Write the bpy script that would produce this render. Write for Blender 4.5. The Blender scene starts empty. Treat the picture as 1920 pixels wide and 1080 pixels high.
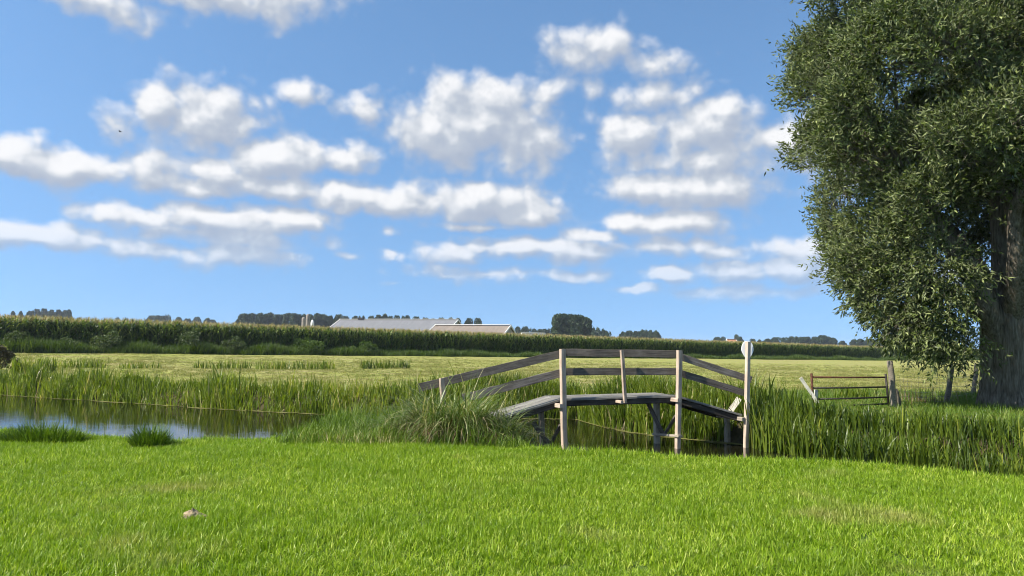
import bpy, bmesh, math, random, zlib
import numpy as np
from mathutils import Vector, Matrix

random.seed(7)
rng = np.random.default_rng(7)
R = math.radians
scene = bpy.context.scene
COL = scene.collection

# ------------------------------------------------------------------ camera
CAM_Z = 1.65
FPX = 1387.0                      # focal length in pixels of a 1920 px wide frame
PITCH = math.atan(110 / FPX)      # horizon a little below the middle of the frame
ROLL = math.atan(20 / 1920)       # hand-held tilt
cF = Vector((0, math.cos(PITCH), math.sin(PITCH)))
_r0 = Vector((1, 0, 0)); _u0 = Vector((0, -math.sin(PITCH), math.cos(PITCH)))
cR = _r0 * math.cos(ROLL) + _u0 * math.sin(ROLL)
cU = _u0 * math.cos(ROLL) - _r0 * math.sin(ROLL)
cam_data = bpy.data.cameras.new('camera')
cam_data.sensor_width = 36
cam_data.lens = 36 * FPX / 1920
cam_data.clip_start = 0.05
cam_data.clip_end = 20000
cam = bpy.data.objects.new('camera', cam_data)
COL.objects.link(cam)
cam.matrix_world = Matrix(((cR.x, cU.x, -cF.x, 0), (cR.y, cU.y, -cF.y, 0), (cR.z, cU.z, -cF.z, CAM_Z), (0, 0, 0, 1)))
scene.camera = cam

def ray(px, py):
    return (cF * FPX + cR * (px - 960) - cU * (py - 540)).normalized()
def at(px, py, Y):
    d = ray(px, py); k = Y / d.y
    return Vector((d.x * k, Y, CAM_Z + d.z * k))
def on_z(px, py, z):
    d = ray(px, py); k = (z - CAM_Z) / d.z
    return Vector((d.x * k, d.y * k, z))

# ------------------------------------------------------------------ light
SUN_EL = R(43)
SUN_AZ = R(-111)                   # measured from +Y (view direction) towards +X: from the left
to_sun = Vector((math.sin(SUN_AZ) * math.cos(SUN_EL), math.cos(SUN_AZ) * math.cos(SUN_EL), math.sin(SUN_EL)))
sun_data = bpy.data.lights.new('sun', 'SUN')
sun_data.energy = 5.0
sun_data.angle = R(0.55)
sun_data.color = (1.0, 0.93, 0.82)
sun = bpy.data.objects.new('sun', sun_data)
COL.objects.link(sun)
sun.rotation_euler = to_sun.to_track_quat('Z', 'Y').to_euler()

scene.view_settings.view_transform = 'Standard'
scene.view_settings.look = 'None'
scene.view_settings.gamma = 1
scene.view_settings.exposure = 0.92
scene.view_settings.use_curve_mapping = False
scene.cycles.max_bounces = 7
scene.cycles.diffuse_bounces = 3
scene.cycles.glossy_bounces = 3
scene.cycles.transmission_bounces = 4
scene.cycles.transparent_max_bounces = 4
scene.cycles.use_denoising = True
scene.cycles.filter_width = 1.05
scene.cycles.use_adaptive_sampling = True
scene.cycles.adaptive_threshold = .02
scene.cycles.adaptive_min_samples = 10

# ------------------------------------------------------------------ sky with cumulus
CLOUDS = [  # centre and half size in degrees are derived from these; weight sets how solid the cloud is
 (905,250,190,92,1.0),(800,245,90,58,.9),(1020,265,85,46,.9),(930,200,85,46,1),
 (390,230,120,66,1.0),(300,205,52,44,1),(445,240,70,48,.8),(215,240,42,28,.55),
 (570,175,48,22,.8),(678,215,46,30,.75),
 (1110,98,105,42,.62),(1225,120,80,28,.55),(1220,178,90,34,.5),(1100,168,60,18,.3),
 (1200,258,75,38,1),(1330,245,115,52,1),(1350,212,52,30,1),(1475,265,85,40,1),(1330,300,190,42,.6),
 (1230,362,115,34,.9),(1340,362,120,38,.8),(1180,412,50,22,.9),(1270,417,130,24,.7),
 (40,305,72,32,1),(150,322,120,36,.85),(285,328,90,38,.6),
 (400,322,68,34,.9),(520,302,120,46,1),(645,305,62,34,.85),
 (370,352,90,24,.8),(510,355,140,26,.8),(660,372,95,34,.9),(770,388,95,36,.95),(885,382,135,40,1),(985,405,85,28,.9),
 (900,425,110,10,.5),
 (245,408,90,24,.95),(400,412,150,34,1),(550,418,82,28,.95),(400,445,210,22,.55),
 (60,443,125,28,.95),(180,456,95,22,.7),(300,478,170,18,.6),(460,482,115,22,.6),
 (850,478,70,22,.75),(965,468,110,27,.9),(1085,472,90,22,.7),(1110,442,55,14,.6),(1240,464,150,20,.55),
 (930,516,170,14,.55),(1080,520,70,13,.55),(830,520,40,8,.5),
 (1360,476,62,20,.7),(1260,522,55,16,.8),(1372,512,100,24,.95),(1485,506,80,26,.9),(1190,547,55,8,.6),(1385,549,150,12,.5),
 (1490,475,60,22,.5),(740,437,28,12,.5),(735,483,22,9,.5),(655,483,22,7,.4),(740,532,22,7,.3),
 (170,-2,130,20,.4),(400,-12,190,36,.62),(560,-5,100,28,.5),(232,28,30,18,.3),(1620,300,160,60,.8),(1700,520,160,26,.7),
]

def make_world():
    w = bpy.data.worlds.new('World'); scene.world = w
    w.use_nodes = True
    nt = w.node_tree; nt.nodes.clear()
    def build_field():
        g = bpy.data.node_groups.new('cloud_field', 'ShaderNodeTree')
        g.interface.new_socket('Direction', in_out='INPUT', socket_type='NodeSocketVector')
        g.interface.new_socket('Density', in_out='OUTPUT', socket_type='NodeSocketFloat')
        N = g.nodes; L = g.links
        gi = N.new('NodeGroupInput'); go = N.new('NodeGroupOutput')
        def vm(op, a, b=None, c=None):
            n = N.new('ShaderNodeVectorMath'); n.operation = op
            for k, v in enumerate((a, b, c)):
                if v is None: continue
                if isinstance(v, (tuple, list)): n.inputs[k].default_value = v
                else: L.new(v, n.inputs[k])
            return n
        def ma(op, a, b=None, c=None, clamp=False):
            n = N.new('ShaderNodeMath'); n.operation = op; n.use_clamp = clamp
            for k, v in enumerate((a, b, c)):
                if v is None: continue
                if isinstance(v, (int, float)): n.inputs[k].default_value = v
                else: L.new(v, n.inputs[k])
            return n.outputs[0]
        d = gi.outputs[0]
        sx = N.new('ShaderNodeSeparateXYZ'); L.new(d, sx.inputs[0])
        az = ma('ARCTAN2', sx.outputs[0], sx.outputs[1])
        el = ma('ARCSINE', sx.outputs[2])
        cx = N.new('ShaderNodeCombineXYZ'); L.new(az, cx.inputs[0]); L.new(el, cx.inputs[1])
        def noise(scale, detail, rough, vec, squash):
            m = vm('MULTIPLY', vec, (1, 1, squash))
            n = N.new('ShaderNodeTexNoise'); n.inputs['Scale'].default_value = scale
            n.inputs['Detail'].default_value = detail; n.inputs['Roughness'].default_value = rough
            L.new(m.outputs[0], n.inputs['Vector']); return n
        wn = noise(14, 3, .55, d, 1.6)
        off = vm('MULTIPLY_ADD', wn.outputs['Color'], (.05, .03, 0), (-.025, -.015, 0))
        p = vm('ADD', cx.outputs[0], off.outputs[0]).outputs[0]
        acc = None
        for (x, y, rx, ry, wt) in CLOUDS:
            r0 = ray(x, y - .12 * ry); a0 = math.atan2(r0.x, r0.y); e0 = math.asin(r0.z)
            ia = FPX / rx * 0.93 / max(.6, math.cos(a0)); ie = FPX / (ry * 1.0) * .93
            q = vm('MULTIPLY_ADD', p, (ia, ie, 0), (-a0 * ia, -e0 * ie, 0)).outputs[0]
            ln = vm('LENGTH', q).outputs['Value']
            v = ma('MULTIPLY_ADD', ln, -wt, wt)
            acc = v if acc is None else ma('SMOOTH_MAX', acc, v, .12)
        # the same kind of fair-weather cloud all round the rest of the sky
        big = noise(3.2, 2, .5, d, 2.6)
        gen = ma('MULTIPLY_ADD', big.outputs['Fac'], 5.0, -2.75)
        gen = ma('MINIMUM', gen, .9)
        adz = ma('ABSOLUTE', az)
        o1 = N.new('ShaderNodeMapRange'); L.new(adz, o1.inputs[0]); o1.inputs[1].default_value = .66; o1.inputs[2].default_value = .8
        o2 = N.new('ShaderNodeMapRange'); L.new(el, o2.inputs[0]); o2.inputs[1].default_value = .52; o2.inputs[2].default_value = .66
        om = ma('MAXIMUM', o1.outputs[0], o2.outputs[0])
        gen = ma('MULTIPLY_ADD', ma('SUBTRACT', 1.0, om), -3.0, gen)
        acc = ma('MAXIMUM', acc, gen)
        n1 = noise(20, 7, .5, d, 1.1)
        n2 = noise(10, 3, .5, d, 1.2)
        vo = N.new('ShaderNodeTexVoronoi'); vo.feature = 'F1'; vo.inputs['Scale'].default_value = 30; vo.inputs['Detail'].default_value = 1.5; vo.inputs['Roughness'].default_value = .5
        wv_ = vm('MULTIPLY_ADD', n1.outputs['Color'], (.03, .03, .03), d)
        L.new(wv_.outputs[0], vo.inputs['Vector'])
        bil = ma('MULTIPLY_ADD', vo.outputs['Distance'], -.42, .36)
        s = ma('ADD', ma('MULTIPLY_ADD', n1.outputs['Fac'], 1.15, -.52), bil)
        s2 = ma('MULTIPLY_ADD', n2.outputs['Fac'], .5, -.25)
        out = ma('ADD', ma('ADD', acc, s), s2)
        L.new(out, go.inputs[0])
        return g
    grp = build_field()
    N = nt.nodes; L = nt.links
    def ma(op, a, b=None, c=None, clamp=False):
        n = N.new('ShaderNodeMath'); n.operation = op; n.use_clamp = clamp
        for k, v in enumerate((a, b, c)):
            if v is None: continue
            if isinstance(v, (int, float)): n.inputs[k].default_value = v
            else: L.new(v, n.inputs[k])
        return n.outputs[0]
    tc = N.new('ShaderNodeTexCoord')
    direction = tc.outputs['Generated']
    sky = N.new('ShaderNodeTexSky'); sky.sky_type = 'NISHITA'; sky.sun_disc = False
    sky.sun_elevation = SUN_EL; sky.sun_rotation = SUN_AZ
    sky.air_density = 1.0; sky.dust_density = 0.3; sky.ozone_density = 3.0; sky.altitude = 0
    # the lowest, yellowish degrees of the model sky are squeezed together: the air over the polder is blue down to the horizon
    sp = N.new('ShaderNodeSeparateXYZ'); L.new(direction, sp.inputs[0])
    zz = ma('MULTIPLY_ADD', ma('MAXIMUM', sp.outputs[2], 0.0), .76, .24)
    cz = N.new('ShaderNodeCombineXYZ'); L.new(sp.outputs[0], cz.inputs[0]); L.new(sp.outputs[1], cz.inputs[1]); L.new(zz, cz.inputs[2])
    nv = N.new('ShaderNodeVectorMath'); nv.operation = 'NORMALIZE'; L.new(cz.outputs[0], nv.inputs[0]); L.new(nv.outputs[0], sky.inputs['Vector'])
    hsv = N.new('ShaderNodeHueSaturation'); hsv.inputs['Saturation'].default_value = 1.07; hsv.inputs['Hue'].default_value = .495
    L.new(sky.outputs[0], hsv.inputs['Color'])
    bg = N.new('ShaderNodeBackground'); bg.inputs['Strength'].default_value = 0.113
    L.new(hsv.outputs[0], bg.inputs['Color'])
    g1 = N.new('ShaderNodeGroup'); g1.node_tree = grp; L.new(direction, g1.inputs[0])
    add = N.new('ShaderNodeVectorMath'); add.operation = 'ADD'; L.new(direction, add.inputs[0])
    add.inputs[1].default_value = (-.010, 0, .018)
    nrm = N.new('ShaderNodeVectorMath'); nrm.operation = 'NORMALIZE'; L.new(add.outputs[0], nrm.inputs[0])
    g2 = N.new('ShaderNodeGroup'); g2.node_tree = grp; L.new(nrm.outputs[0], g2.inputs[0])
    alpha = N.new('ShaderNodeMapRange'); alpha.interpolation_type = 'SMOOTHSTEP'
    L.new(g1.outputs[0], alpha.inputs[0]); alpha.inputs[1].default_value = -.10; alpha.inputs[2].default_value = .52
    alpha.inputs[4].default_value = .96
    diff = ma('SUBTRACT', g1.outputs[0], g2.outputs[0])
    lit = N.new('ShaderNodeMapRange'); L.new(diff, lit.inputs[0])
    lit.inputs[1].default_value = -.50; lit.inputs[2].default_value = .62; lit.interpolation_type = 'SMOOTHSTEP'
    cr = N.new('ShaderNodeValToRGB'); L.new(lit.outputs[0], cr.inputs[0])
    e = cr.color_ramp.elements
    e[0].position = 0; e[0].color = (.42, .48, .59, 1)
    e[1].position = 1; e[1].color = (.93, .93, .94, 1)
    m = e.new(.45); m.color = (.52, .57, .65, 1)
    m = e.new(.75); m.color = (.70, .73, .78, 1)
    cb = N.new('ShaderNodeBackground'); L.new(cr.outputs[0], cb.inputs['Color']); cb.inputs['Strength'].default_value = .56
    # clouds thin out towards the ground (none below the horizon)
    sx = N.new('ShaderNodeSeparateXYZ'); L.new(direction, sx.inputs[0])
    hz = N.new('ShaderNodeMapRange'); L.new(sx.outputs[2], hz.inputs[0]); hz.inputs[1].default_value = .02; hz.inputs[2].default_value = .16
    hz.inputs[3].default_value = 0.25
    fac = ma('MULTIPLY', alpha.outputs[0], hz.outputs[0])
    mix = N.new('ShaderNodeMixShader'); L.new(fac, mix.inputs[0]); L.new(bg.outputs[0], mix.inputs[1]); L.new(cb.outputs[0], mix.inputs[2])
    out = N.new('ShaderNodeOutputWorld'); L.new(mix.outputs[0], out.inputs['Surface'])
    w.cycles.sampling_method = 'MANUAL'; w.cycles.sample_map_resolution = 512
make_world()

# ------------------------------------------------------------------ helpers
def tag(o, label=None, cat=None, group=None, kind=None):
    if label: o['label'] = label
    if cat: o['category'] = cat
    if group: o['group'] = group
    if kind: o['kind'] = kind
    return o

def empty(name, loc):
    o = bpy.data.objects.new(name, None); COL.objects.link(o)
    o.location = loc; o.empty_display_size = .2
    return o

def mesh_np(name, verts, faces, mats=(), smooth=False, attrs=None, mat_index=None):
    """faces: (n,3) or (n,4) array, or a list of such arrays"""
    me = bpy.data.meshes.new(name)
    verts = np.asarray(verts, dtype=np.float32)
    if not isinstance(faces, list): faces = [faces]
    faces = [np.asarray(f, dtype=np.int32) for f in faces if len(f)]
    me.vertices.add(len(verts)); me.vertices.foreach_set('co', verts.ravel())
    nl = sum(f.size for f in faces); npoly = sum(len(f) for f in faces)
    me.loops.add(nl); me.polygons.add(npoly)
    me.loops.foreach_set('vertex_index', np.concatenate([f.ravel() for f in faces]))
    tot = np.concatenate([np.full(len(f), f.shape[1], dtype=np.int32) for f in faces])
    start = np.concatenate([[0], np.cumsum(tot)[:-1]]).astype(np.int32)
    me.polygons.foreach_set('loop_start', start)
    me.polygons.foreach_set('loop_total', tot)
    me.polygons.foreach_set('use_smooth', np.full(npoly, smooth, dtype=bool))
    for m in mats: me.materials.append(m)
    if mat_index is not None: me.polygons.foreach_set('material_index', np.asarray(mat_index, dtype=np.int32))
    for k, v in (attrs or {}).items():
        a = me.attributes.new(k, 'FLOAT', 'POINT'); a.data.foreach_set('value', np.asarray(v, dtype=np.float32))
    me.update(calc_edges=True); me.validate()
    return me

def add_obj(name, me, parent=None, mat=None):
    o = bpy.data.objects.new(name, me); COL.objects.link(o)
    if mat is not None and not me.materials: me.materials.append(mat)
    if parent is not None:
        o.parent = parent
    return o

def nz(seed, x, y, scale):
    """cheap smooth value noise, vectorised"""
    x = np.asarray(x, float) / scale; y = np.asarray(y, float) / scale
    xi = np.floor(x).astype(np.int64); yi = np.floor(y).astype(np.int64)
    fx = x - xi; fy = y - yi
    fx = fx * fx * (3 - 2 * fx); fy = fy * fy * (3 - 2 * fy)
    def h(a, b):
        n = (a * 374761393 + b * 668265263 + seed * 1442695041) & 0x7fffffff
        n = ((n ^ (n >> 13)) * 1274126177) & 0x7fffffff
        return ((n ^ (n >> 16)) & 0xffff) / 65535.0
    return (h(xi, yi) * (1 - fx) + h(xi + 1, yi) * fx) * (1 - fy) + (h(xi, yi + 1) * (1 - fx) + h(xi + 1, yi + 1) * fx) * fy

# ------------------------------------------------------------------ materials
class NT:
    def __init__(s, mat):
        mat.use_nodes = True; s.t = mat.node_tree; s.t.nodes.clear()
        s.out = s.t.nodes.new('ShaderNodeOutputMaterial')
    def n(s, typ, **kw):
        n = s.t.nodes.new(typ)
        for k, v in kw.items():
            if k in n.inputs: 
                if hasattr(v, 'is_linked'): s.t.links.new(v, n.inputs[k])
                else: n.inputs[k].default_value = v
            else: setattr(n, k, v)
        return n
    def l(s, a, b): s.t.links.new(a, b)
    def ramp(s, fac, stops):
        r = s.n('ShaderNodeValToRGB'); s.l(fac, r.inputs[0]); e = r.color_ramp.elements
        while len(e) < len(stops): e.new(.5)
        for k, (p, c) in enumerate(stops):
            e[k].position = p; e[k].color = (*c, 1)
        return r.outputs[0]
    def mixc(s, fac, a, b, mode='MIX'):
        m = s.n('ShaderNodeMix', data_type='RGBA', blend_type=mode)
        for sock, v in ((m.inputs[0], fac), (m.inputs[6], a), (m.inputs[7], b)):
            if hasattr(v, 'is_linked'): s.l(v, sock)
            elif isinstance(v, (int, float)): sock.default_value = v
            else: sock.default_value = (*v, 1)
        return m.outputs[2]
    def math(s, op, a, b=None, c=None, clamp=False):
        n = s.n('ShaderNodeMath', operation=op, use_clamp=clamp)
        for k, v in enumerate((a, b, c)):
            if v is None: continue
            if isinstance(v, (int, float)): n.inputs[k].default_value = v
            else: s.l(v, n.inputs[k])
        return n.outputs[0]

def mat_foliage(name, stops, transl=.35, rough=.5, back=None, patch=None, patch_scale=1.5, spec=.3, dry=None, tcol=(1.25, 1.3, .55)):
    """leaf material: per-blade tint along a ramp, larger patches by world position, light through the leaf"""
    m = bpy.data.materials.new(name); t = NT(m)
    at_ = t.n('ShaderNodeAttribute', attribute_name='tint')
    geo = t.n('ShaderNodeNewGeometry')
    oi = t.n('ShaderNodeObjectInfo')
    f = t.math('MULTIPLY_ADD', oi.outputs['Random'], .25, at_.outputs['Fac'])
    f = t.math('SUBTRACT', f, .125, clamp=True)
    col = t.ramp(f, stops)
    if patch:
        no = t.n('ShaderNodeTexNoise', Vector=geo.outputs['Position'], Scale=patch_scale, Detail=3.0)
        mr = t.n('ShaderNodeMapRange', Value=no.outputs['Fac']); mr.inputs[1].default_value = .4; mr.inputs[2].default_value = .65
        mr.inputs[4].default_value = patch[1]
        col = t.mixc(mr.outputs[0], col, patch[0])
    if dry:   # dry = (colour, node-scale, low, high): straw-coloured spots with a shape of their own
        no = t.n('ShaderNodeTexNoise', Vector=geo.outputs['Position'], Scale=dry[1], Detail=4.0, Roughness=.6)
        mr = t.n('ShaderNodeMapRange', Value=no.outputs['Fac']); mr.inputs[1].default_value = dry[2]; mr.inputs[2].default_value = dry[3]
        col = t.mixc(t.math('MULTIPLY', mr.outputs[0], t.math('MULTIPLY_ADD', at_.outputs['Fac'], .6, .4)), col, dry[0])
    if back:
        col = t.mixc(t.math('MULTIPLY', geo.outputs['Backfacing'], back[1]), col, back[0])
    p = t.n('ShaderNodeBsdfPrincipled', Roughness=rough)
    p.inputs['Specular IOR Level'].default_value = spec
    t.l(col, p.inputs['Base Color'])
    tr = t.n('ShaderNodeBsdfTranslucent')
    t.l(t.mixc(1.0, col, tcol, 'MULTIPLY'), tr.inputs['Color'])
    mx = t.n('ShaderNodeMixShader'); mx.inputs[0].default_value = transl
    t.l(p.outputs[0], mx.inputs[1]); t.l(tr.outputs[0], mx.inputs[2]); t.l(mx.outputs[0], t.out.inputs['Surface'])
    return m

def mat_wood(name, dark, mid, light, scale=1.0, rough=.85):
    m = bpy.data.materials.new(name); t = NT(m)
    tc = t.n('ShaderNodeTexCoord'); oi = t.n('ShaderNodeObjectInfo')
    off = t.math('MULTIPLY', oi.outputs['Random'], 40.0)
    cx = t.n('ShaderNodeCombineXYZ', X=off, Y=off, Z=off)
    v = t.n('ShaderNodeVectorMath', operation='ADD'); t.l(tc.outputs['Object'], v.inputs[0]); t.l(cx.outputs[0], v.inputs[1])
    mp = t.n('ShaderNodeMapping'); t.l(v.outputs[0], mp.inputs['Vector']); mp.inputs['Scale'].default_value = (2.2 * scale, 38 * scale, 38 * scale)
    grain = t.n('ShaderNodeTexNoise', Vector=mp.outputs[0], Scale=1.0, Detail=6.0, Roughness=.65)
    blot = t.n('ShaderNodeTexNoise', Vector=v.outputs[0], Scale=3.5 * scale, Detail=4.0, Roughness=.6)
    f = t.math('MULTIPLY_ADD', grain.outputs['Fac'], .65, t.math('MULTIPLY', blot.outputs['Fac'], .35))
    f = t.math('ADD', f, t.math('MULTIPLY_ADD', oi.outputs['Random'], .12, -.06))
    col = t.ramp(f, [(.3, dark), (.5, mid), (.68, light)])
    mp2 = t.n('ShaderNodeMapping'); t.l(v.outputs[0], mp2.inputs['Vector']); mp2.inputs['Scale'].default_value = (1.3, 60, 60)
    crack = t.n('ShaderNodeTexNoise', Vector=mp2.outputs[0], Scale=1.0, Detail=2.0)
    ck = t.n('ShaderNodeMapRange', Value=crack.outputs['Fac']); ck.inputs[1].default_value = .64; ck.inputs[2].default_value = .7; ck.inputs[4].default_value = .7
    col = t.mixc(ck.outputs[0], col, tuple(c * .3 for c in dark))
    p = t.n('ShaderNodeBsdfPrincipled', Roughness=rough); p.inputs['Specular IOR Level'].default_value = .2
    t.l(col, p.inputs['Base Color'])
    b = t.n('ShaderNodeBump', Strength=.5, Distance=.004, Height=f); t.l(b.outputs[0], p.inputs['Normal'])
    t.l(p.outputs[0], t.out.inputs['Surface'])
    return m

def mat_noise(name, stops, scale=5, detail=5, rough=.8, bump=0, bump_dist=.02, metal=0, spec=.3, stretch=(1, 1, 1), coord='Object', emission=None):
    m = bpy.data.materials.new(name); t = NT(m)
    if coord == 'World':
        vec = t.n('ShaderNodeNewGeometry').outputs['Position']
    else: vec = t.n('ShaderNodeTexCoord').outputs[coord]
    mp = t.n('ShaderNodeMapping'); t.l(vec, mp.inputs['Vector']); mp.inputs['Scale'].default_value = stretch
    no = t.n('ShaderNodeTexNoise', Vector=mp.outputs[0], Scale=scale, Detail=detail, Roughness=.6)
    col = t.ramp(no.outputs['Fac'], stops)
    p = t.n('ShaderNodeBsdfPrincipled', Roughness=rough, Metallic=metal); p.inputs['Specular IOR Level'].default_value = spec
    t.l(col, p.inputs['Base Color'])
    if bump:
        b = t.n('ShaderNodeBump', Strength=bump, Distance=bump_dist, Height=no.outputs['Fac']); t.l(b.outputs[0], p.inputs['Normal'])
    t.l(p.outputs[0], t.out.inputs['Surface'])
    return m

M = {}
M['lawn_blade'] = mat_foliage('lawn_blade', [(0, (.07, .145, .005)), (.4, (.18, .29, .009)), (.75, (.32, .44, .022)), (1, (.52, .57, .13))],
                              transl=.38, rough=.42, patch=((.15, .26, .009), .6), patch_scale=.55, dry=((.42, .37, .15), .42, .57, .72))
M['bank_blade'] = mat_foliage('bank_blade', [(0, (.045, .095, .008)), (.5, (.10, .17, .014)), (.85, (.16, .23, .03)), (1, (.30, .29, .10))], transl=.35)
M['sedge'] = mat_foliage('sedge', [(0, (.05, .085, .014)), (.4, (.10, .16, .03)), (.72, (.19, .23, .06)), (.86, (.36, .34, .17)), (1, (.46, .40, .24))], transl=.3, rough=.4, spec=.4)
M['dead_sedge'] = mat_foliage('dead_sedge', [(0, (.06, .035, .016)), (.5, (.14, .09, .045)), (1, (.34, .27, .16))], transl=.2)
M['reed'] = mat_foliage('reed', [(0, (.038, .068, .009)), (.4, (.095, .145, .015)), (.75, (.19, .25, .027)), (.93, (.30, .32, .05)), (1, (.46, .40, .19))], transl=.42, rough=.4, spec=.4)
M['stubble'] = mat_foliage('stubble', [(0, (.09, .13, .02)), (.4, (.17, .20, .04)), (.75, (.27, .27, .08)), (1, (.38, .33, .15))], transl=.3,
                           patch=((.25, .22, .09), .6), patch_scale=.35)
M['corn'] = mat_foliage('corn', [(0, (.015, .035, .007)), (.4, (.075, .13, .02)), (.75, (.18, .25, .055)), (1, (.30, .34, .12))], transl=.25, rough=.30, spec=.6)
M['tassel'] = mat_foliage('tassel', [(0, (.20, .17, .07)), (1, (.42, .34, .18))], transl=.3)
M['verge'] = mat_foliage('verge', [(0, (.03, .06, .010)), (.5, (.06, .11, .016)), (1, (.12, .17, .035))], transl=.3)
M['shrub'] = mat_foliage('shrub', [(0, (.03, .05, .014)), (.5, (.062, .095, .025)), (1, (.13, .17, .055))], transl=.25)
M['yellow_shrub'] = mat_foliage('yellow_shrub', [(0, (.08, .12, .012)), (.5, (.15, .20, .03)), (1, (.25, .27, .06))], transl=.3)
M['brown_shrub'] = mat_foliage('brown_shrub', [(0, (.035, .03, .014)), (.5, (.075, .06, .028)), (1, (.13, .12, .05))], transl=.2)
M['willow_leaf'] = mat_foliage('willow_leaf', [(0, (.012, .020, .004)), (.35, (.036, .052, .009)), (.7, (.11, .145, .03)), (1, (.31, .35, .14))],
                               transl=.2, rough=.5, spec=.22, back=((.15, .17, .085), .6), tcol=(1.1, 1.25, .5))
M['straw'] = mat_foliage('straw', [(0, (.22, .18, .07)), (.5, (.38, .33, .15)), (1, (.52, .46, .25))], transl=.2)
M['far_leaf'] = mat_foliage('far_leaf', [(0, (.016, .034, .014)), (.5, (.030, .055, .022)), (1, (.055, .085, .035))], transl=.12)
M['bark'] = mat_noise('bark', [(.3, (.05, .042, .03)), (.5, (.14, .12, .09)), (.7, (.24, .215, .17))], scale=6, detail=8, rough=.95, bump=1.0, bump_dist=.05, stretch=(3.2, 3.2, .45), spec=.1)
M['weathered'] = mat_wood('weathered_grey_wood', (.055, .047, .039), (.135, .117, .097), (.235, .21, .18))
M['post_wood'] = mat_wood('weathered_post_wood', (.20, .15, .11), (.41, .325, .25), (.56, .47, .375))
M['deck_wood'] = mat_wood('bleached_deck_wood', (.08, .075, .063), (.17, .165, .145), (.27, .26, .235))
M['pile_wood'] = mat_wood('pile_wood', (.12, .10, .075), (.32, .28, .22), (.48, .43, .35))
M['pale_wood'] = mat_wood('pale_wood', (.38, .34, .26), (.58, .54, .44), (.72, .69, .60))
M['fence_wood'] = mat_wood('fence_wood', (.07, .06, .045), (.15, .13, .10), (.25, .22, .17))
M['rust'] = mat_noise('rusty_steel', [(.3, (.035, .016, .010)), (.5, (.09, .035, .02)), (.75, (.17, .08, .045))], scale=14, rough=.8, metal=.3, bump=.3, bump_dist=.004)
M['dark_steel'] = mat_noise('dark_steel', [(.3, (.014, .014, .013)), (.7, (.05, .042, .036))], scale=18, rough=.6, metal=.5)
M['white_paint'] = mat_noise('white_paint', [(.3, (.80, .80, .78)), (.7, (.88, .88, .86))], scale=9, rough=.45)
M['wire'] = mat_noise('galvanised_wire', [(.3, (.12, .12, .11)), (.7, (.22, .21, .19))], scale=20, rough=.6, metal=.6)
M['soil'] = mat_noise('dry_soil', [(.3, (.16, .12, .07)), (.5, (.30, .24, .15)), (.72, (.42, .36, .24))], scale=26, detail=8, rough=1, bump=1, bump_dist=.02)

def ground_mat(name, stops, sc, second=None, bump=.6, bd=.05):
    m = bpy.data.materials.new(name); t = NT(m)
    g = t.n('ShaderNodeNewGeometry')
    n1 = t.n('ShaderNodeTexNoise', Vector=g.outputs['Position'], Scale=sc, Detail=8.0, Roughness=.65)
    col = t.ramp(n1.outputs['Fac'], stops)
    if second:
        mp = t.n('ShaderNodeMapping'); t.l(g.outputs['Position'], mp.inputs['Vector'])
        mp.inputs['Rotation'].default_value = (0, 0, R(second[3])); mp.inputs['Scale'].default_value = second[2]
        n2 = t.n('ShaderNodeTexNoise', Vector=mp.outputs[0], Scale=1.0, Detail=5.0, Roughness=.6)
        mr = t.n('ShaderNodeMapRange', Value=n2.outputs['Fac']); mr.inputs[1].default_value = .42; mr.inputs[2].default_value = .62; mr.inputs[4].default_value = second[1]
        col = t.mixc(mr.outputs[0], col, second[0])
    p = t.n('ShaderNodeBsdfPrincipled', Roughness=.95); p.inputs['Specular IOR Level'].default_value = .1
    t.l(col, p.inputs['Base Color'])
    b = t.n('ShaderNodeBump', Strength=bump, Distance=bd, Height=n1.outputs['Fac']); t.l(b.outputs[0], p.inputs['Normal'])
    t.l(p.outputs[0], t.out.inputs['Surface'])
    return m
M['lawn_ground'] = ground_mat('lawn_ground', [(.3, (.045, .075, .012)), (.55, (.085, .14, .02)), (.75, (.15, .17, .05))], 9)
M['meadow_ground'] = ground_mat('meadow_ground', [(.3, (.15, .185, .035)), (.5, (.24, .265, .06)), (.7, (.31, .29, .10))], 1.6,
                                ((.27, .225, .11), .75, (.12, .7, 1), 12), bump=.8, bd=.06)
M['mud'] = ground_mat('mud', [(.3, (.03, .026, .014)), (.6, (.07, .06, .03)), (.8, (.10, .10, .04))], 5)

# ------------------------------------------------------------------ terrain
ZW = -0.45                                     # water level
far_px = [(-420, 716), (-200, 728), (0, 740), (78, 745), (207, 753), (285, 758), (389, 765), (480, 770.5), (560, 774), (670, 779), (860, 782), (1022, 785), (1080, 786),
          (1126, 799), (1172, 809), (1223, 816), (1288, 823), (1369, 831), (1427, 838), (1600, 858), (1900, 884), (2300, 915)]
FAR = np.array([on_z(x, y, ZW)[:2] for x, y in far_px])
near_px = [(-420, 796), (-200, 804), (0, 812), (150, 816), (230, 825), (330, 828), (450, 824), (540, 818), (575, 808), (640, 792), (760, 790), (880, 796), (955, 824), (1000, 843),
           (1057, 846), (1230, 854), (1400, 866), (1600, 876), (1900, 896), (2300, 924)]
NEAR = np.array([on_z(x, y, 0.0)[:2] for x, y in near_px])
NEAR = NEAR[np.argsort(NEAR[:, 0])]
FAR = FAR[np.argsort(FAR[:, 0])]
def nearY(x): return np.interp(x, NEAR[:, 0], NEAR[:, 1])
def farY(x): return np.maximum(np.interp(x, FAR[:, 0], FAR[:, 1]), nearY(x) + 1.3)
CA = at(0, 661, 55); CB = at(1650, 676, 120)   # the meadow's far edge, in front of the maize
cslope = (CB.y - CA.y) / (CB.x - CA.x)
def edgeY(x): return CA.y + (np.asarray(x, float) - CA.x) * cslope
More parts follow.
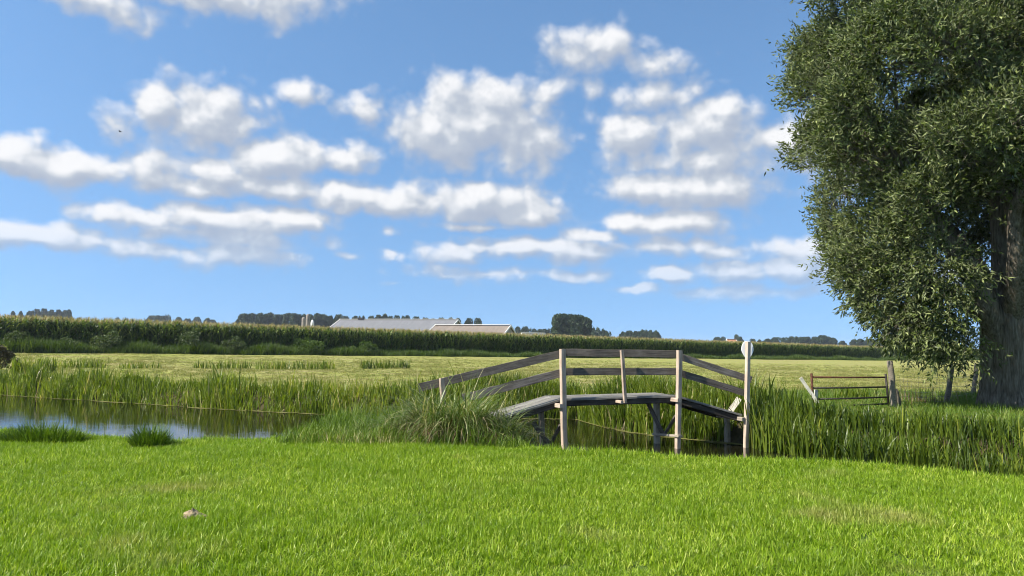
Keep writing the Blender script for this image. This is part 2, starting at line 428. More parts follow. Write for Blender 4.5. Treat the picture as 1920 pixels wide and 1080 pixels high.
def edgeZ(x): return np.interp(x, [CA.x - 15, CA.x, CB.x, CB.x + 80], [CA.z + .05, CA.z, CB.z, CB.z - .1])
def sstep(a, b, v):
    t = np.clip((v - a) / (b - a), 0, 1); return t * t * (3 - 2 * t)
def ground_z(x, y):
    x = np.asarray(x, float); y = np.asarray(y, float)
    n = nearY(x); f = farY(x); e = np.maximum(edgeY(x), f + 8)
    lawn = (nz(1, x, y, 2.3) - .5) * .09 + (nz(2, x, y, .7) - .5) * .03
    down = sstep(n - .15, n + .75, y)
    z1 = lawn * (1 - down) + (-1.0) * down
    s = np.clip((y - f) / (e - f), 0, 1)
    zf = .03 + s * (edgeZ(x) - .03) + (nz(3, x, y, 3.1) - .5) * .07 + (nz(4, x, y, .9) - .5) * .035
    back = sstep(0, 50, y - e); zf = zf * (1 - back) + 0.0 * back
    up = sstep(f - .55, f + .75, y)
    z2 = -1.0 * (1 - up) + zf * up
    return np.where(y < (n + f) / 2, z1, z2)
gz = lambda x, y: float(ground_z(np.array([x]), np.array([y]))[0])

def green_edge(x, y): return np.interp(x, [4.5, 6.5, 8, 30], [19, 23, 26.5, 28]) + 3 * (nz(14, x, y, 2.0) - .5)
def grow(a, b, s0, g):
    out = [a]; s = s0
    while out[-1] < b: out.append(out[-1] + s); s *= g
    return out
xs = list(np.arange(-13, 13.01, .2)); xr = grow(13, 1500, .24, 1.075)[1:]
xs = np.array([-v for v in reversed(xr)] + xs + xr)
ys = np.array(list(np.arange(-8, 9.2, .6)) + list(np.arange(9.4, 31, .2)) + grow(31, 1500, .24, 1.06))
GX, GY = np.meshgrid(xs, ys)
GZ = ground_z(GX, GY)
nx, ny = len(xs), len(ys)
V = np.stack([GX.ravel(), GY.ravel(), GZ.ravel()], 1)
ii = (np.arange(ny - 1)[:, None] * nx + np.arange(nx - 1)[None, :]).ravel()
Fq = np.stack([ii, ii + 1, ii + nx + 1, ii + nx], 1)
cxm = (GX[:-1, :-1] + GX[1:, 1:]).ravel() / 2; cym = (GY[:-1, :-1] + GY[1:, 1:]).ravel() / 2
czm = (GZ[:-1, :-1] + GZ[1:, 1:]).ravel() / 2
mid = (nearY(cxm) + farY(cxm)) / 2
mi = np.where(cym < mid, 0, 1)
mi[(mi == 1) & (cxm > 4.5) & (cxm < 30) & (cym < green_edge(cxm, cym))] = 0
mi[(czm < -.28) | ((cym > farY(cxm) - .8) & (cym < farY(cxm) + 1.1 + .8 * nz(15, cxm, cym, .7)))] = 2
ground = add_obj('ground', mesh_np('ground', V, Fq, [M['lawn_ground'], M['meadow_ground'], M['mud']], smooth=True, mat_index=mi))
tag(ground, 'flat polder ground with the lawn, the ditch banks and the meadow', kind='structure')

# water strip along the ditch
wm = bpy.data.materials.new('ditch_water'); t = NT(wm)
g = t.n('ShaderNodeNewGeometry')
mp = t.n('ShaderNodeMapping'); t.l(g.outputs['Position'], mp.inputs['Vector']); mp.inputs['Scale'].default_value = (1.2, 3.2, 1); mp.inputs['Rotation'].default_value = (0, 0, R(24))
n1 = t.n('ShaderNodeTexNoise', Vector=mp.outputs[0], Scale=2.6, Detail=3.0, Roughness=.55)
n2 = t.n('ShaderNodeTexNoise', Vector=mp.outputs[0], Scale=.35, Detail=2.0)
hgt = t.math('MULTIPLY', n1.outputs['Fac'], n2.outputs['Fac'])
b = t.n('ShaderNodeBump', Strength=.16, Distance=.02, Height=hgt)
p = t.n('ShaderNodeBsdfPrincipled', Roughness=.035, IOR=1.33); p.inputs['Base Color'].default_value = (.009, .009, .004, 1)
p.inputs['Specular IOR Level'].default_value = .5
t.l(b.outputs[0], p.inputs['Normal']); t.l(p.outputs[0], t.out.inputs['Surface'])
wx = np.array(sorted(set(list(np.arange(-60, -15, 1.5)) + list(np.arange(-15, 14, .25)) + list(np.arange(14, 40, 1.5)))))
wv = []; K = 8
for x in wx:
    a = float(nearY(x)) + .05; c = float(farY(x)) + .45
    for k in range(K + 1): wv.append((x, a + (c - a) * k / K, ZW))
ii = (np.arange(len(wx) - 1)[:, None] * (K + 1) + np.arange(K)[None, :]).ravel()
water = add_obj('water', mesh_np('water', wv, np.stack([ii, ii + K + 1, ii + K + 2, ii + 1], 1), [wm], smooth=True))
tag(water, 'still dark ditch water reflecting reeds and sky', kind='structure')

# ------------------------------------------------------------------ blades and scattering
def blades(base, length, width, azim, phi0, phi1, seg=4, power=1.5, wprof=None, twist=None, tint=None):
    """ribbons: angle from vertical goes phi0 -> phi0+phi1 along the blade"""
    n = len(base); base = np.asarray(base, float)
    length = np.broadcast_to(length, n); width = np.broadcast_to(width, n)
    d = np.stack([np.cos(azim), np.sin(azim), np.zeros(n)], 1)
    side = np.stack([-np.sin(azim), np.cos(azim), np.zeros(n)], 1)
    if twist is not None:
        side = side * np.cos(twist)[:, None] + d * np.sin(twist)[:, None]
    pts = [base]
    for k in range(seg):
        tm = (k + .5) / seg
        ph = phi0 + phi1 * tm ** power
        step = (np.sin(ph)[:, None] * d + np.cos(ph)[:, None] * np.array([0, 0, 1.0])) * (length / seg)[:, None]
        pts.append(pts[-1] + step)
    if wprof is None: wprof = [max(.06, (1 - (k / seg) ** 1.7)) for k in range(seg + 1)]
    V = np.empty((n, seg + 1, 2, 3))
    for k in range(seg + 1):
        hw = side * (width * wprof[k] / 2)[:, None]
        V[:, k, 0] = pts[k] - hw; V[:, k, 1] = pts[k] + hw
    idx = np.arange(n)[:, None] * (2 * (seg + 1))
    F = []
    for k in range(seg):
        F.append(np.concatenate([idx + 2 * k, idx + 2 * k + 1, idx + 2 * k + 3, idx + 2 * k + 2], 1))
    F = np.stack(F, 1).reshape(-1, 4)
    ti = np.repeat(rng.random(n) if tint is None else tint, 2 * (seg + 1))
    return V.reshape(-1, 3), F, ti

def merge(parts):
    Vs, Fs, Ts = [], [], []; o = 0
    for v, f, ti in parts:
        Vs.append(v); Fs.append(f + o); Ts.append(ti); o += len(v)
    return np.concatenate(Vs), np.concatenate(Fs), np.concatenate(Ts)

def proto(name, part, mat):
    v, f, ti = part
    me = mesh_np(name, v, f, [mat] if not isinstance(mat, list) else mat, smooth=False, attrs={'tint': ti})
    return me

def scatter(name, pts, rot, scl, meshes, mat, label, cat, kind='stuff'):
    """many alike tufts as ONE object: points with instanced tuft meshes"""
    coll = bpy.data.collections.new(name + '_tufts')
    for me in meshes:
        o = bpy.data.objects.new(me.name, me); coll.objects.link(o)
    me = bpy.data.meshes.new(name)
    n = len(pts)
    me.vertices.add(n); me.vertices.foreach_set('co', np.asarray(pts, dtype=np.float32).ravel())
    a = me.attributes.new('rot', 'FLOAT_VECTOR', 'POINT'); a.data.foreach_set('vector', np.asarray(rot, dtype=np.float32).ravel())
    a = me.attributes.new('scl', 'FLOAT_VECTOR', 'POINT'); a.data.foreach_set('vector', np.asarray(scl, dtype=np.float32).ravel())
    a = me.attributes.new('pick', 'INT', 'POINT'); a.data.foreach_set('value', rng.integers(0, len(meshes), n).astype(np.int32))
    me.update()
    o = add_obj(name, me, mat=mat)
    ng = bpy.data.node_groups.new(name, 'GeometryNodeTree')
    ng.interface.new_socket('Geometry', in_out='INPUT', socket_type='NodeSocketGeometry')
    ng.interface.new_socket('Geometry', in_out='OUTPUT', socket_type='NodeSocketGeometry')
    N = ng.nodes; L = ng.links
    gi = N.new('NodeGroupInput'); go = N.new('NodeGroupOutput')
    ci = N.new('GeometryNodeCollectionInfo'); ci.inputs['Collection'].default_value = coll
    ci.inputs['Separate Children'].default_value = True; ci.inputs['Reset Children'].default_value = True
    ip = N.new('GeometryNodeInstanceOnPoints'); ip.inputs['Pick Instance'].default_value = True
    def attr(nm, dt):
        q = N.new('GeometryNodeInputNamedAttribute'); q.data_type = dt; q.inputs['Name'].default_value = nm; return q.outputs['Attribute']
    er = N.new('FunctionNodeEulerToRotation'); L.new(attr('rot', 'FLOAT_VECTOR'), er.inputs[0])
    L.new(gi.outputs[0], ip.inputs['Points']); L.new(ci.outputs[0], ip.inputs['Instance'])
    L.new(attr('pick', 'INT'), ip.inputs['Instance Index']); L.new(er.outputs[0], ip.inputs['Rotation'])
    L.new(attr('scl', 'FLOAT_VECTOR'), ip.inputs['Scale']); L.new(ip.outputs[0], go.inputs[0])
    md = o.modifiers.new('tufts', 'NODES'); md.node_group = ng
    tag(o, label, cat, kind=kind)
    return o

TAU = 2 * math.pi
def tuft(n, radius, h0, h1, w, lean, curl, seg=3, hi=1.0):
    a = rng.random(n) * TAU; r = radius * np.sqrt(rng.random(n))
    base = np.stack([np.cos(a) * r, np.sin(a) * r, np.full(n, -.015)], 1)
    return blades(base, h0 + (h1 - h0) * rng.random(n), w * (.7 + .6 * rng.random(n)), rng.random(n) * TAU,
                  lean * rng.random(n), curl * (rng.random(n) * 1.2 - .1), seg=seg, twist=rng.normal(0, .5, n), tint=rng.random(n) ** 1.0 * hi)

# ---- lawn grass
protos = [proto('lawn_tuft', tuft(46, .09, .045, .10, .0085, .95, 1.5), M['lawn_blade']) for k in range(8)]
P = []
n_try = 46000
yy = np.sqrt(rng.random(n_try) * (16.5 ** 2 - 3.6 ** 2) + 3.6 ** 2)
xx = (rng.random(n_try) * 2 - 1) * (.74 * yy + 1.2)
ok = yy < nearY(xx) + .28
xx, yy = xx[ok], yy[ok]
zz = ground_z(xx, yy); n = len(xx)
rot = np.stack([rng.normal(0, .12, n), rng.normal(0, .12, n), rng.random(n) * TAU], 1)
lump = .72 + .55 * nz(11, xx, yy, 1.1) + .25 * nz(12, xx, yy, .35)
edge = 1 + (.35 + .8 * nz(13, xx, yy, .8)) * sstep(-.7, .1, yy - nearY(xx))
s = (.75 + .45 * rng.random(n)) * lump * edge
scatter('lawn_grass', np.stack([xx, yy, zz], 1), rot, np.stack([s ** .6, s ** .6, s], 1), protos, M['lawn_blade'],
        'bright green lawn grass filling the foreground', 'grass')

# ---- mown meadow: short stubble and cut grass
protos = [proto('stubble_tuft', tuft(34, .16, .03, .085, .011, 1.1, .8, seg=2), M['stubble']) for k in range(5)]
n_try = 60000
yy = np.sqrt(rng.random(n_try) * (75.0 ** 2 - 15 ** 2) + 15 ** 2) ; xx = (rng.random(n_try) * 2 - 1) * (.74 * yy + 2)
yy2 = 15 + (yy - 15) * rng.random(n_try) ** .35
xx = xx * (yy2 / yy); yy = yy2
ok = (yy > farY(xx) + .9) & (yy < edgeY(xx) - .3)
row = nz(21, xx + .35 * yy, yy - .2 * xx, 2.0) ; ok &= rng.random(n_try) < .45 + .7 * row
xx, yy = xx[ok], yy[ok]; n = len(xx)
rot = np.stack([rng.normal(0, .2, n), rng.normal(0, .2, n), rng.random(n) * TAU], 1)
s = (.7 + .6 * rng.random(n)) * (.6 + .9 * nz(22, xx, yy, 1.7))
scatter('meadow_stubble', np.stack([xx, yy, ground_z(xx, yy)], 1), rot, np.stack([s, s, s], 1), protos, M['stubble'],
        'short yellow green stubble of the mown meadow behind the ditch', 'grass')

# ---- reeds along the far bank
def reed_bed(name, xs_, ys_, hs_, label, width=.030, mat='reed', cat='reeds', deadfrac=.03, lean=.30, base_z=None):
    n = len(xs_)
    z = np.maximum(ground_z(xs_, ys_), ZW - .12) - .03 if base_z is None else base_z
    base = np.stack([xs_, ys_, z], 1)
    tint = rng.random(n) * .55 + .4 * nz(31, xs_, ys_, .6)
    tint[rng.random(n) < deadfrac] = 1.0
    bend = np.abs(rng.normal(0, .5, n)); brk = rng.random(n) < .035
    bend[brk] += 1.6
    part = blades(base, hs_, width * (.6 + .8 * rng.random(n)), rng.random(n) * TAU, np.abs(rng.normal(0, lean, n)) * .6, bend, seg=5, power=2.0,
                  wprof=[.75, 1, 1, .85, .55, .06], twist=rng.normal(0, .7, n), tint=tint)
    o = add_obj(name, mesh_np(name, part[0], part[1], [M[mat]], attrs={'tint': part[2]}))
    return tag(o, label, cat, kind='stuff')

def band(n, x0, x1, d0, d1, clump=.45, seed=41):
    """points along the far bank, d metres behind the waterline, gathered in clumps"""
    X = x0 + (x1 - x0) * rng.random(n * 2); D = d0 + (d1 - d0) * rng.random(n * 2)
    k = rng.random(n * 2) < (1 - clump) + clump * 1.8 * nz(seed, X, D * 2, .55) ** 1.5
    X, D = X[k][:n], D[k][:n]
    return X, farY(X) + D
xL = -24.0; xB = float(at(880, 770, 21).x)
X, Y = band(9000, xL, xB, -.12, 1.1, clump=.75)
H = (.42 + .42 * rng.random(len(X))) * (.55 + .95 * nz(42, X, Y, .9)) * np.interp(X, [-24, -14, -8, -5, 0], [1.05, .98, 1.05, 1.22, 1.2])
H *= .76 + .36 * (rng.random(len(X)) < .10)
reed_bed('reed_bed', X, Y, H, 'long green reed bed on the far bank left of the footbridge')
x2 = float(at(1180, 800, 18.5).x)
X, Y = band(3200, xB, x2, -.05, 1.3, clump=.7)
H = .88 * (.62 + .42 * rng.random(len(X))) * (.7 + .6 * nz(43, X, Y, .9))
reed_bed('reed_bed', X, Y, H, 'dense green reeds standing behind the footbridge deck', deadfrac=.05)
X, Y = band(4200, x2, float(at(1430, 800, 16).x), .0, 2.6, clump=.6)
pxs = 960 + X / Y * FPX
k = ~((pxs > 1335) & (pxs < 1412) & (Y < 16.95)); X, Y = X[k], Y[k]
H = (.62 + .40 * rng.random(len(X))) * (.7 + .6 * nz(44, X, Y, .9))
reed_bed('reed_bed', X, Y, H, 'reeds crowding the right landing of the footbridge', deadfrac=.06)
X, Y = band(6600, float(at(1425, 800, 15.4).x), 14.5, -1.0, 1.9, clump=.6)
H = (.80 + .35 * rng.random(len(X))) * (.8 + .4 * nz(45, X, Y, 1.3)) * np.interp(X, [5, 6.0, 6.8, 7.6, 9, 15], [1.35, 1.15, .80, .62, .60, .62])
H *= np.interp(Y - farY(X), [-1, 0, .8, 1.9], [.9, 1.0, .8, .4])
reed_bed('reed_bed', X, Y, H, 'tall bright reeds in the ditch right of the footbridge, below the gate', deadfrac=.04, width=.032)

# reeds of the small cross ditch out in the meadow
def field_reeds(px0, px1, py, h, n, label):
    px = px0 + (px1 - px0) * rng.random(n)
    b = [on_z(p, py, .30) for p in px]
    x = np.array([v.x for v in b]); y = np.array([v.y for v in b]) + rng.normal(0, .18, n)
    reed_bed('reed_tufts', x, y, h * (.45 + .65 * rng.random(n)), label, width=.035, lean=.35, base_z=ground_z(x, y) - .03)
field_reeds(100, 195, 688, .62, 230, 'row of reed tufts in the meadow, leftmost, near the brown bush')
field_reeds(222, 305, 689, .50, 110, 'thin reed tufts in the meadow above the left water')
field_reeds(362, 470, 689, .58, 230, 'reed tufts in the meadow below the round grey-green shrub')
field_reeds(480, 628, 690, .60, 360, 'broad row of reed tufts in the meadow below the silos')
field_reeds(676, 768, 690, .66, 300, 'densest reed tufts in the meadow, nearest the bridge rail')
field_reeds(20, 100, 694, .9, 320, 'tall reed tufts beside the brown bush at the left edge')
field_reeds(1570, 1640, 736, .5, 120, 'low reeds seen through the bars of the field gate')

# duckweed rim and lily scum along the far waterline
dv = []; df = []
for k in range(520):
    x = random.uniform(-26, 5.2); f = float(farY(x)); c_ = (x, f - abs(random.gauss(0, .16)) + .10)
    rx_ = random.uniform(.08, .42); ry_ = random.uniform(.03, .10); sl = (float(farY(x + .2)) - float(farY(x - .2))) / .4
    o_ = len(dv)
    for j in range(9):
        a_ = TAU * j / 9; q_ = random.uniform(.65, 1.1); ux = rx_ * q_ * math.cos(a_)
        dv.append((c_[0] + ux, c_[1] + ry_ * q_ * math.sin(a_) + ux * sl, ZW + .005 + k * 6e-6))
    df += [(o_, o_ + j, o_ + j + 1) for j in range(1, 8)]
M['duckweed'] = mat_noise('duckweed', [(.3, (.07, .075, .018)), (.5, (.15, .15, .04)), (.7, (.23, .21, .08))], scale=30, detail=6, rough=.7, coord='World', bump=.5)
tag(add_obj('duckweed', mesh_np('duckweed', dv, np.array(df), [M['duckweed']])),
    'yellow green duckweed rim floating along the far waterline', 'duckweed', kind='stuff')

# ---- lush grass on the spit of land and along the near bank
def grass_patch(name, xs_, ys_, h, mat, label, width=.016, cat='grass', lean=.5, bend=.9):
    n = len(xs_)
    base = np.stack([xs_, ys_, np.maximum(ground_z(xs_, ys_), ZW) - .02], 1)
    tint = rng.random(n) * .6 + .38 * nz(61, xs_, ys_, .5)
    part = blades(base, h, width * (.6 + .8 * rng.random(n)), rng.random(n) * TAU, lean * rng.random(n), bend * rng.random(n) * 1.5, seg=4, twist=rng.normal(0, .6, n), tint=tint)
    return tag(add_obj(name, mesh_np(name, part[0], part[1], [M[mat]], attrs={'tint': part[2]})), label, cat, kind='stuff')
n = 13000
a0 = at(548, 800, 13.2).x; a1 = at(1010, 830, 12.8).x
X = a0 + (a1 - a0) * rng.random(n); Y = 12.0 + 4.4 * rng.random(n)
k = (Y < nearY(X) + .45) & (Y > 12.1 + .5 * nz(62, X, Y, .6))
X, Y = X[k], Y[k]
grass_patch('bank_grass', X, Y, (.16 + .26 * rng.random(len(X))) * (.6 + .8 * nz(63, X, Y, .7)), 'bank_blade', 'long lush grass on the spit of land left of the bridge')
def lump(pxc, pyc, zc, rx, ry, n, h, label, name='grass_tussock'):
    c = on_z(pxc, pyc, zc)
    a = rng.random(n) * TAU; r = np.sqrt(rng.random(n))
    X = c.x + np.cos(a) * r * rx; Y = c.y + np.sin(a) * r * ry
    hh = h * (.5 + .6 * rng.random(n)) * (1.1 - .5 * r * r)
    base = np.stack([X, Y, np.maximum(ground_z(X, Y), ZW) - .02], 1)
    part = blades(base, hh, .018 * (.6 + .8 * rng.random(n)), a + rng.normal(0, .7, n), .1 + .7 * r * rng.random(n), 1.0 * rng.random(n), seg=4, twist=rng.normal(0, .5, n),
                  tint=rng.random(n) * .7)
    o = add_obj(name, mesh_np(name, part[0], part[1], [M['bank_blade']], attrs={'tint': part[2]}))
    return tag(o, label, 'tussock')
lump(282, 836, 0, .27, .22, 800, .42, 'round green grass tussock at the near water edge, alone')
lump(80, 827, 0, .7, .3, 1500, .40, 'wide low grass tussock at the near water edge by the left frame edge')

# ---- the big sedge tussock over the left landing of the bridge
def sedge():
    root = empty('sedge_tussock', (float(at(850, 800, 13.4).x), 13.4, 0))
    parts = []; dead = []
    for (px, Y, rx, ry, n, h) in [(765, 13.7, .5, .45, 600, .6), (845, 13.4, .75, .55, 1800, 1.02), (915, 13.2, .6, .5, 900, .72), (960, 13.2, .40, .4, 450, .55), (830, 14.4, .6, .4, 700, .85), (700, 13.6, .4, .4, 260, .36)]:
        cx = float(at(px, 800, Y).x)
        a = rng.random(n) * TAU; r = np.sqrt(rng.random(n)) * .8
        X = cx + np.cos(a) * r * rx; Yy = Y + np.sin(a) * r * ry
        base = np.stack([X, Yy, np.maximum(ground_z(X, Yy), -.3) + .0 * r], 1) - np.array([root.location])
        L_ = 1.18 * h * (.35 + .85 * rng.random(n)) * (.75 + .5 * nz(66, X, Yy, .22))
        az = a + rng.normal(0, 1.5, n)
        tint = np.clip(rng.random(n) ** 1.1 * .75 + .28 * nz(64, X, Yy, .3), 0, 1)
        parts.append(blades(base, L_, .023 * (.6 + .7 * rng.random(n)), az, .1 + .9 * rng.random(n) ** 1.5, .7 + 2.3 * rng.random(n), seg=7, power=1.3, twist=rng.normal(0, .4, n), tint=tint))
        m = n // 3
        parts_d = blades(base[:m] * 1.0 + np.array([0, -.1, 0]), L_[:m] * .8, .02, az[:m], .5 + .6 * rng.random(m), 1.2 + 1.2 * rng.random(m), seg=6, twist=rng.normal(0, .5, m))
        dead.append(parts_d)
    v, f, ti = merge(parts)
    add_obj('green_blades', mesh_np('green_blades', v, f, [M['sedge']], attrs={'tint': ti}), root)
    v, f, ti = merge(dead)
    add_obj('dry_blades', mesh_np('dry_blades', v, f, [M['dead_sedge']], attrs={'tint': ti}), root)
    tag(root, 'big arching sedge tussock hiding the left end of the footbridge', 'sedge')
sedge()

# ------------------------------------------------------------------ maize
def corn_plant(seed):
    r = np.random.default_rng(seed); parts = []
    H = 2.15
    a0 = r.random() * TAU
    stalk = blades(np.zeros((3, 3)), H, .035, np.array([0, 2.09, 4.19]), np.zeros(3), np.full(3, .02), seg=3, wprof=[1, 1, .8, .5], tint=np.full(3, .5))
    parts.append(stalk)
    nl = 13
    k = np.arange(nl); z = .25 + (H - .35) * k / (nl - 1)
    az = a0 + k * math.pi + r.normal(0, .45, nl)
    ln = .55 + .40 * np.sin((k + 1) / nl * math.pi) * (.8 + .4 * r.random(nl))
    base = np.stack([np.zeros(nl), np.zeros(nl), z], 1)
    parts.append(blades(base, ln, .105, az, np.full(nl, .35), 1.1 + .9 * r.random(nl), seg=5, power=1.2, wprof=[.5, 1, 1, .8, .5, .06], tint=r.random(nl)))
    v, f, ti = merge(parts)
    nt_ = 8
    tb = np.tile(np.array([[0, 0, H - .02]]), (nt_, 1)); tb[:, 2] += r.random(nt_) * .1
    tv, tf, tt = blades(tb, .26 + .12 * r.random(nt_), .022, r.random(nt_) * TAU, .15 + .55 * r.random(nt_), np.full(nt_, .35), seg=2, wprof=[.7, 1, .6], tint=r.random(nt_))
    me = mesh_np('maize_plant', np.concatenate([v, tv]), np.concatenate([f, tf + len(v)]), [M['corn'], M['tassel']], attrs={'tint': np.concatenate([ti, tt])},
                 mat_index=np.concatenate([np.zeros(len(f)), np.ones(len(tf))]))
    return me
protos = [corn_plant(k) for k in range(6)]
cdir = Vector((CB.x - CA.x, CB.y - CA.y, 0)).normalized(); cn = Vector((-cdir.y, cdir.x, 0))
pts = []; scl = []
clen = math.hypot(CB.x - CA.x, CB.y - CA.y)
for row_ in range(9):
    for sdist in np.arange(-26, clen + 95, .15 if row_ < 4 else .2):
        off = 2.3 + row_ * .7 + random.gauss(0, .05)
        q = sdist + random.gauss(0, .03)
        x = CA.x + cdir.x * q + cn.x * off; y = CA.y + cdir.y * q + cn.y * off
        u = q / clen
        top_target = 2.78 + (2.28 - 2.78) * min(max(u, -.2), 1.4)
        k = top_target / 2.42 * random.uniform(.92, 1.06)
        pts.append((x, y, 0)); scl.append((k, k, k))
pts = np.array(pts); pts[:, 2] = np.interp(pts[:, 0], [CA.x - 15, CA.x, CB.x, CB.x + 80], [CA.z, CA.z, CB.z, CB.z - .1])
n = len(pts)
scatter('maize_crop', pts, np.stack([rng.normal(0, .04, n), rng.normal(0, .04, n), rng.random(n) * TAU], 1), scl, protos, M['corn'],
        'tall dark green maize crop with tan tassels across the whole background', 'maize')
# soil bank that carries the maize, following its rows
bx = np.arange(-26, clen + 96, 4.0); bv = []
for q in bx:
    for off, dz in ((1.2, -.6), (1.9, .0), (9.5, .0), (11.5, -.9)):
        x = CA.x + cdir.x * q + cn.x * off; y = CA.y + cdir.y * q + cn.y * off
        z = float(np.interp(x, [CA.x - 15, CA.x, CB.x, CB.x + 80], [CA.z, CA.z, CB.z, CB.z - .1]))
        bv.append((x, y, z + dz + .01))
ii = (np.arange(len(bx) - 1)[:, None] * 4 + np.arange(3)[None, :]).ravel()
tag(add_obj('maize_field_soil', mesh_np('maize_field_soil', bv, np.stack([ii, ii + 4, ii + 5, ii + 1], 1), [M['mud']])), 'dark soil strip under the maize', kind='structure')

# ---- weedy verge in front of the maize
protos = [proto('verge_tuft', tuft(60, .30, .35, .85, .032, .6, 1.0, seg=3), M['verge']) for k in range(5)]
q = rng.random(9000) ** 1.25 * (clen + 110) - 24
off = .1 + 2.0 * rng.random(9000)
xx = CA.x + cdir.x * q + cn.x * off; yy = CA.y + cdir.y * q + cn.y * off
n = len(xx); zz = np.interp(xx, [CA.x - 15, CA.x, CB.x, CB.x + 80], [CA.z, CA.z, CB.z, CB.z - .1]) - .1
u = q / clen
s = (.75 + .5 * rng.random(n)) * (.5 + 1.1 * nz(71, xx, yy, 2.2)) * np.interp(u, [-.2, 0, .35, .6, 1], [1.15, 1.1, .95, .75, .8])
scatter('verge_weeds', np.stack([xx, yy, zz], 1), np.stack([rng.normal(0, .1, n), rng.normal(0, .1, n), rng.random(n) * TAU], 1), np.stack([s, s, s], 1), protos, M['verge'],
        'dark green weedy verge running along the foot of the maize', 'weeds')

# ------------------------------------------------------------------ woody plants
def tube(path, radii, sides=8, jitter=0, cap=True, ridges=None):
    """tapered tube mesh arrays along a path of Vectors"""
    path = [Vector(p) for p in path]; V = []; F = []
    n = len(path); ref = Vector((.3, .9, .1))
    for i, p in enumerate(path):
        tg = (path[min(i + 1, n - 1)] - path[max(i - 1, 0)]).normalized()
        a = tg.cross(ref); a = a.normalized() if a.length > 1e-4 else Vector((1, 0, 0)); b = tg.cross(a)
        for k in range(sides):
            an = TAU * k / sides
            rr = radii[i] * (1 + (random.uniform(-jitter, jitter) if jitter else 0))
            if ridges: rr *= ridges(an, i / (n - 1))
            V.append(p + a * (math.cos(an) * rr) + b * (math.sin(an) * rr))
    for i in range(n - 1):
        for k in range(sides):
            F.append((i * sides + k, i * sides + (k + 1) % sides, (i + 1) * sides + (k + 1) % sides, (i + 1) * sides + k))
    return np.array([tuple(v) for v in V]), np.array(F)

def leaves(pos, dirs, length, width, tint=None, fold=.25):
    """rhombic folded leaves; pos (n,3), dirs (n,3) unit"""
    n = len(pos)
    up = rng.normal(0, 1, (n, 3)); side = np.cross(dirs, up); side /= np.linalg.norm(side, axis=1)[:, None] + 1e-9
    nor = np.cross(side, dirs)
    L_ = np.broadcast_to(length, n)[:, None]; W = np.broadcast_to(width, n)[:, None]
    v = np.empty((n, 4, 3))
    v[:, 0] = pos; v[:, 1] = pos + dirs * L_ * .42 + side * W * .5 + nor * W * fold
    v[:, 2] = pos + dirs * L_ - nor * L_ * .06; v[:, 3] = pos + dirs * L_ * .42 - side * W * .5 + nor * W * fold
    b = np.arange(n)[:, None] * 4
    F = np.concatenate([np.concatenate([b, b + 1, b + 2], 1), np.concatenate([b, b + 2, b + 3], 1)])
    ti = np.repeat(rng.random(n) if tint is None else tint, 4)
    return v.reshape(-1, 3), F, ti
def unit(v): return v / (np.linalg.norm(v, axis=1)[:, None] + 1e-9)

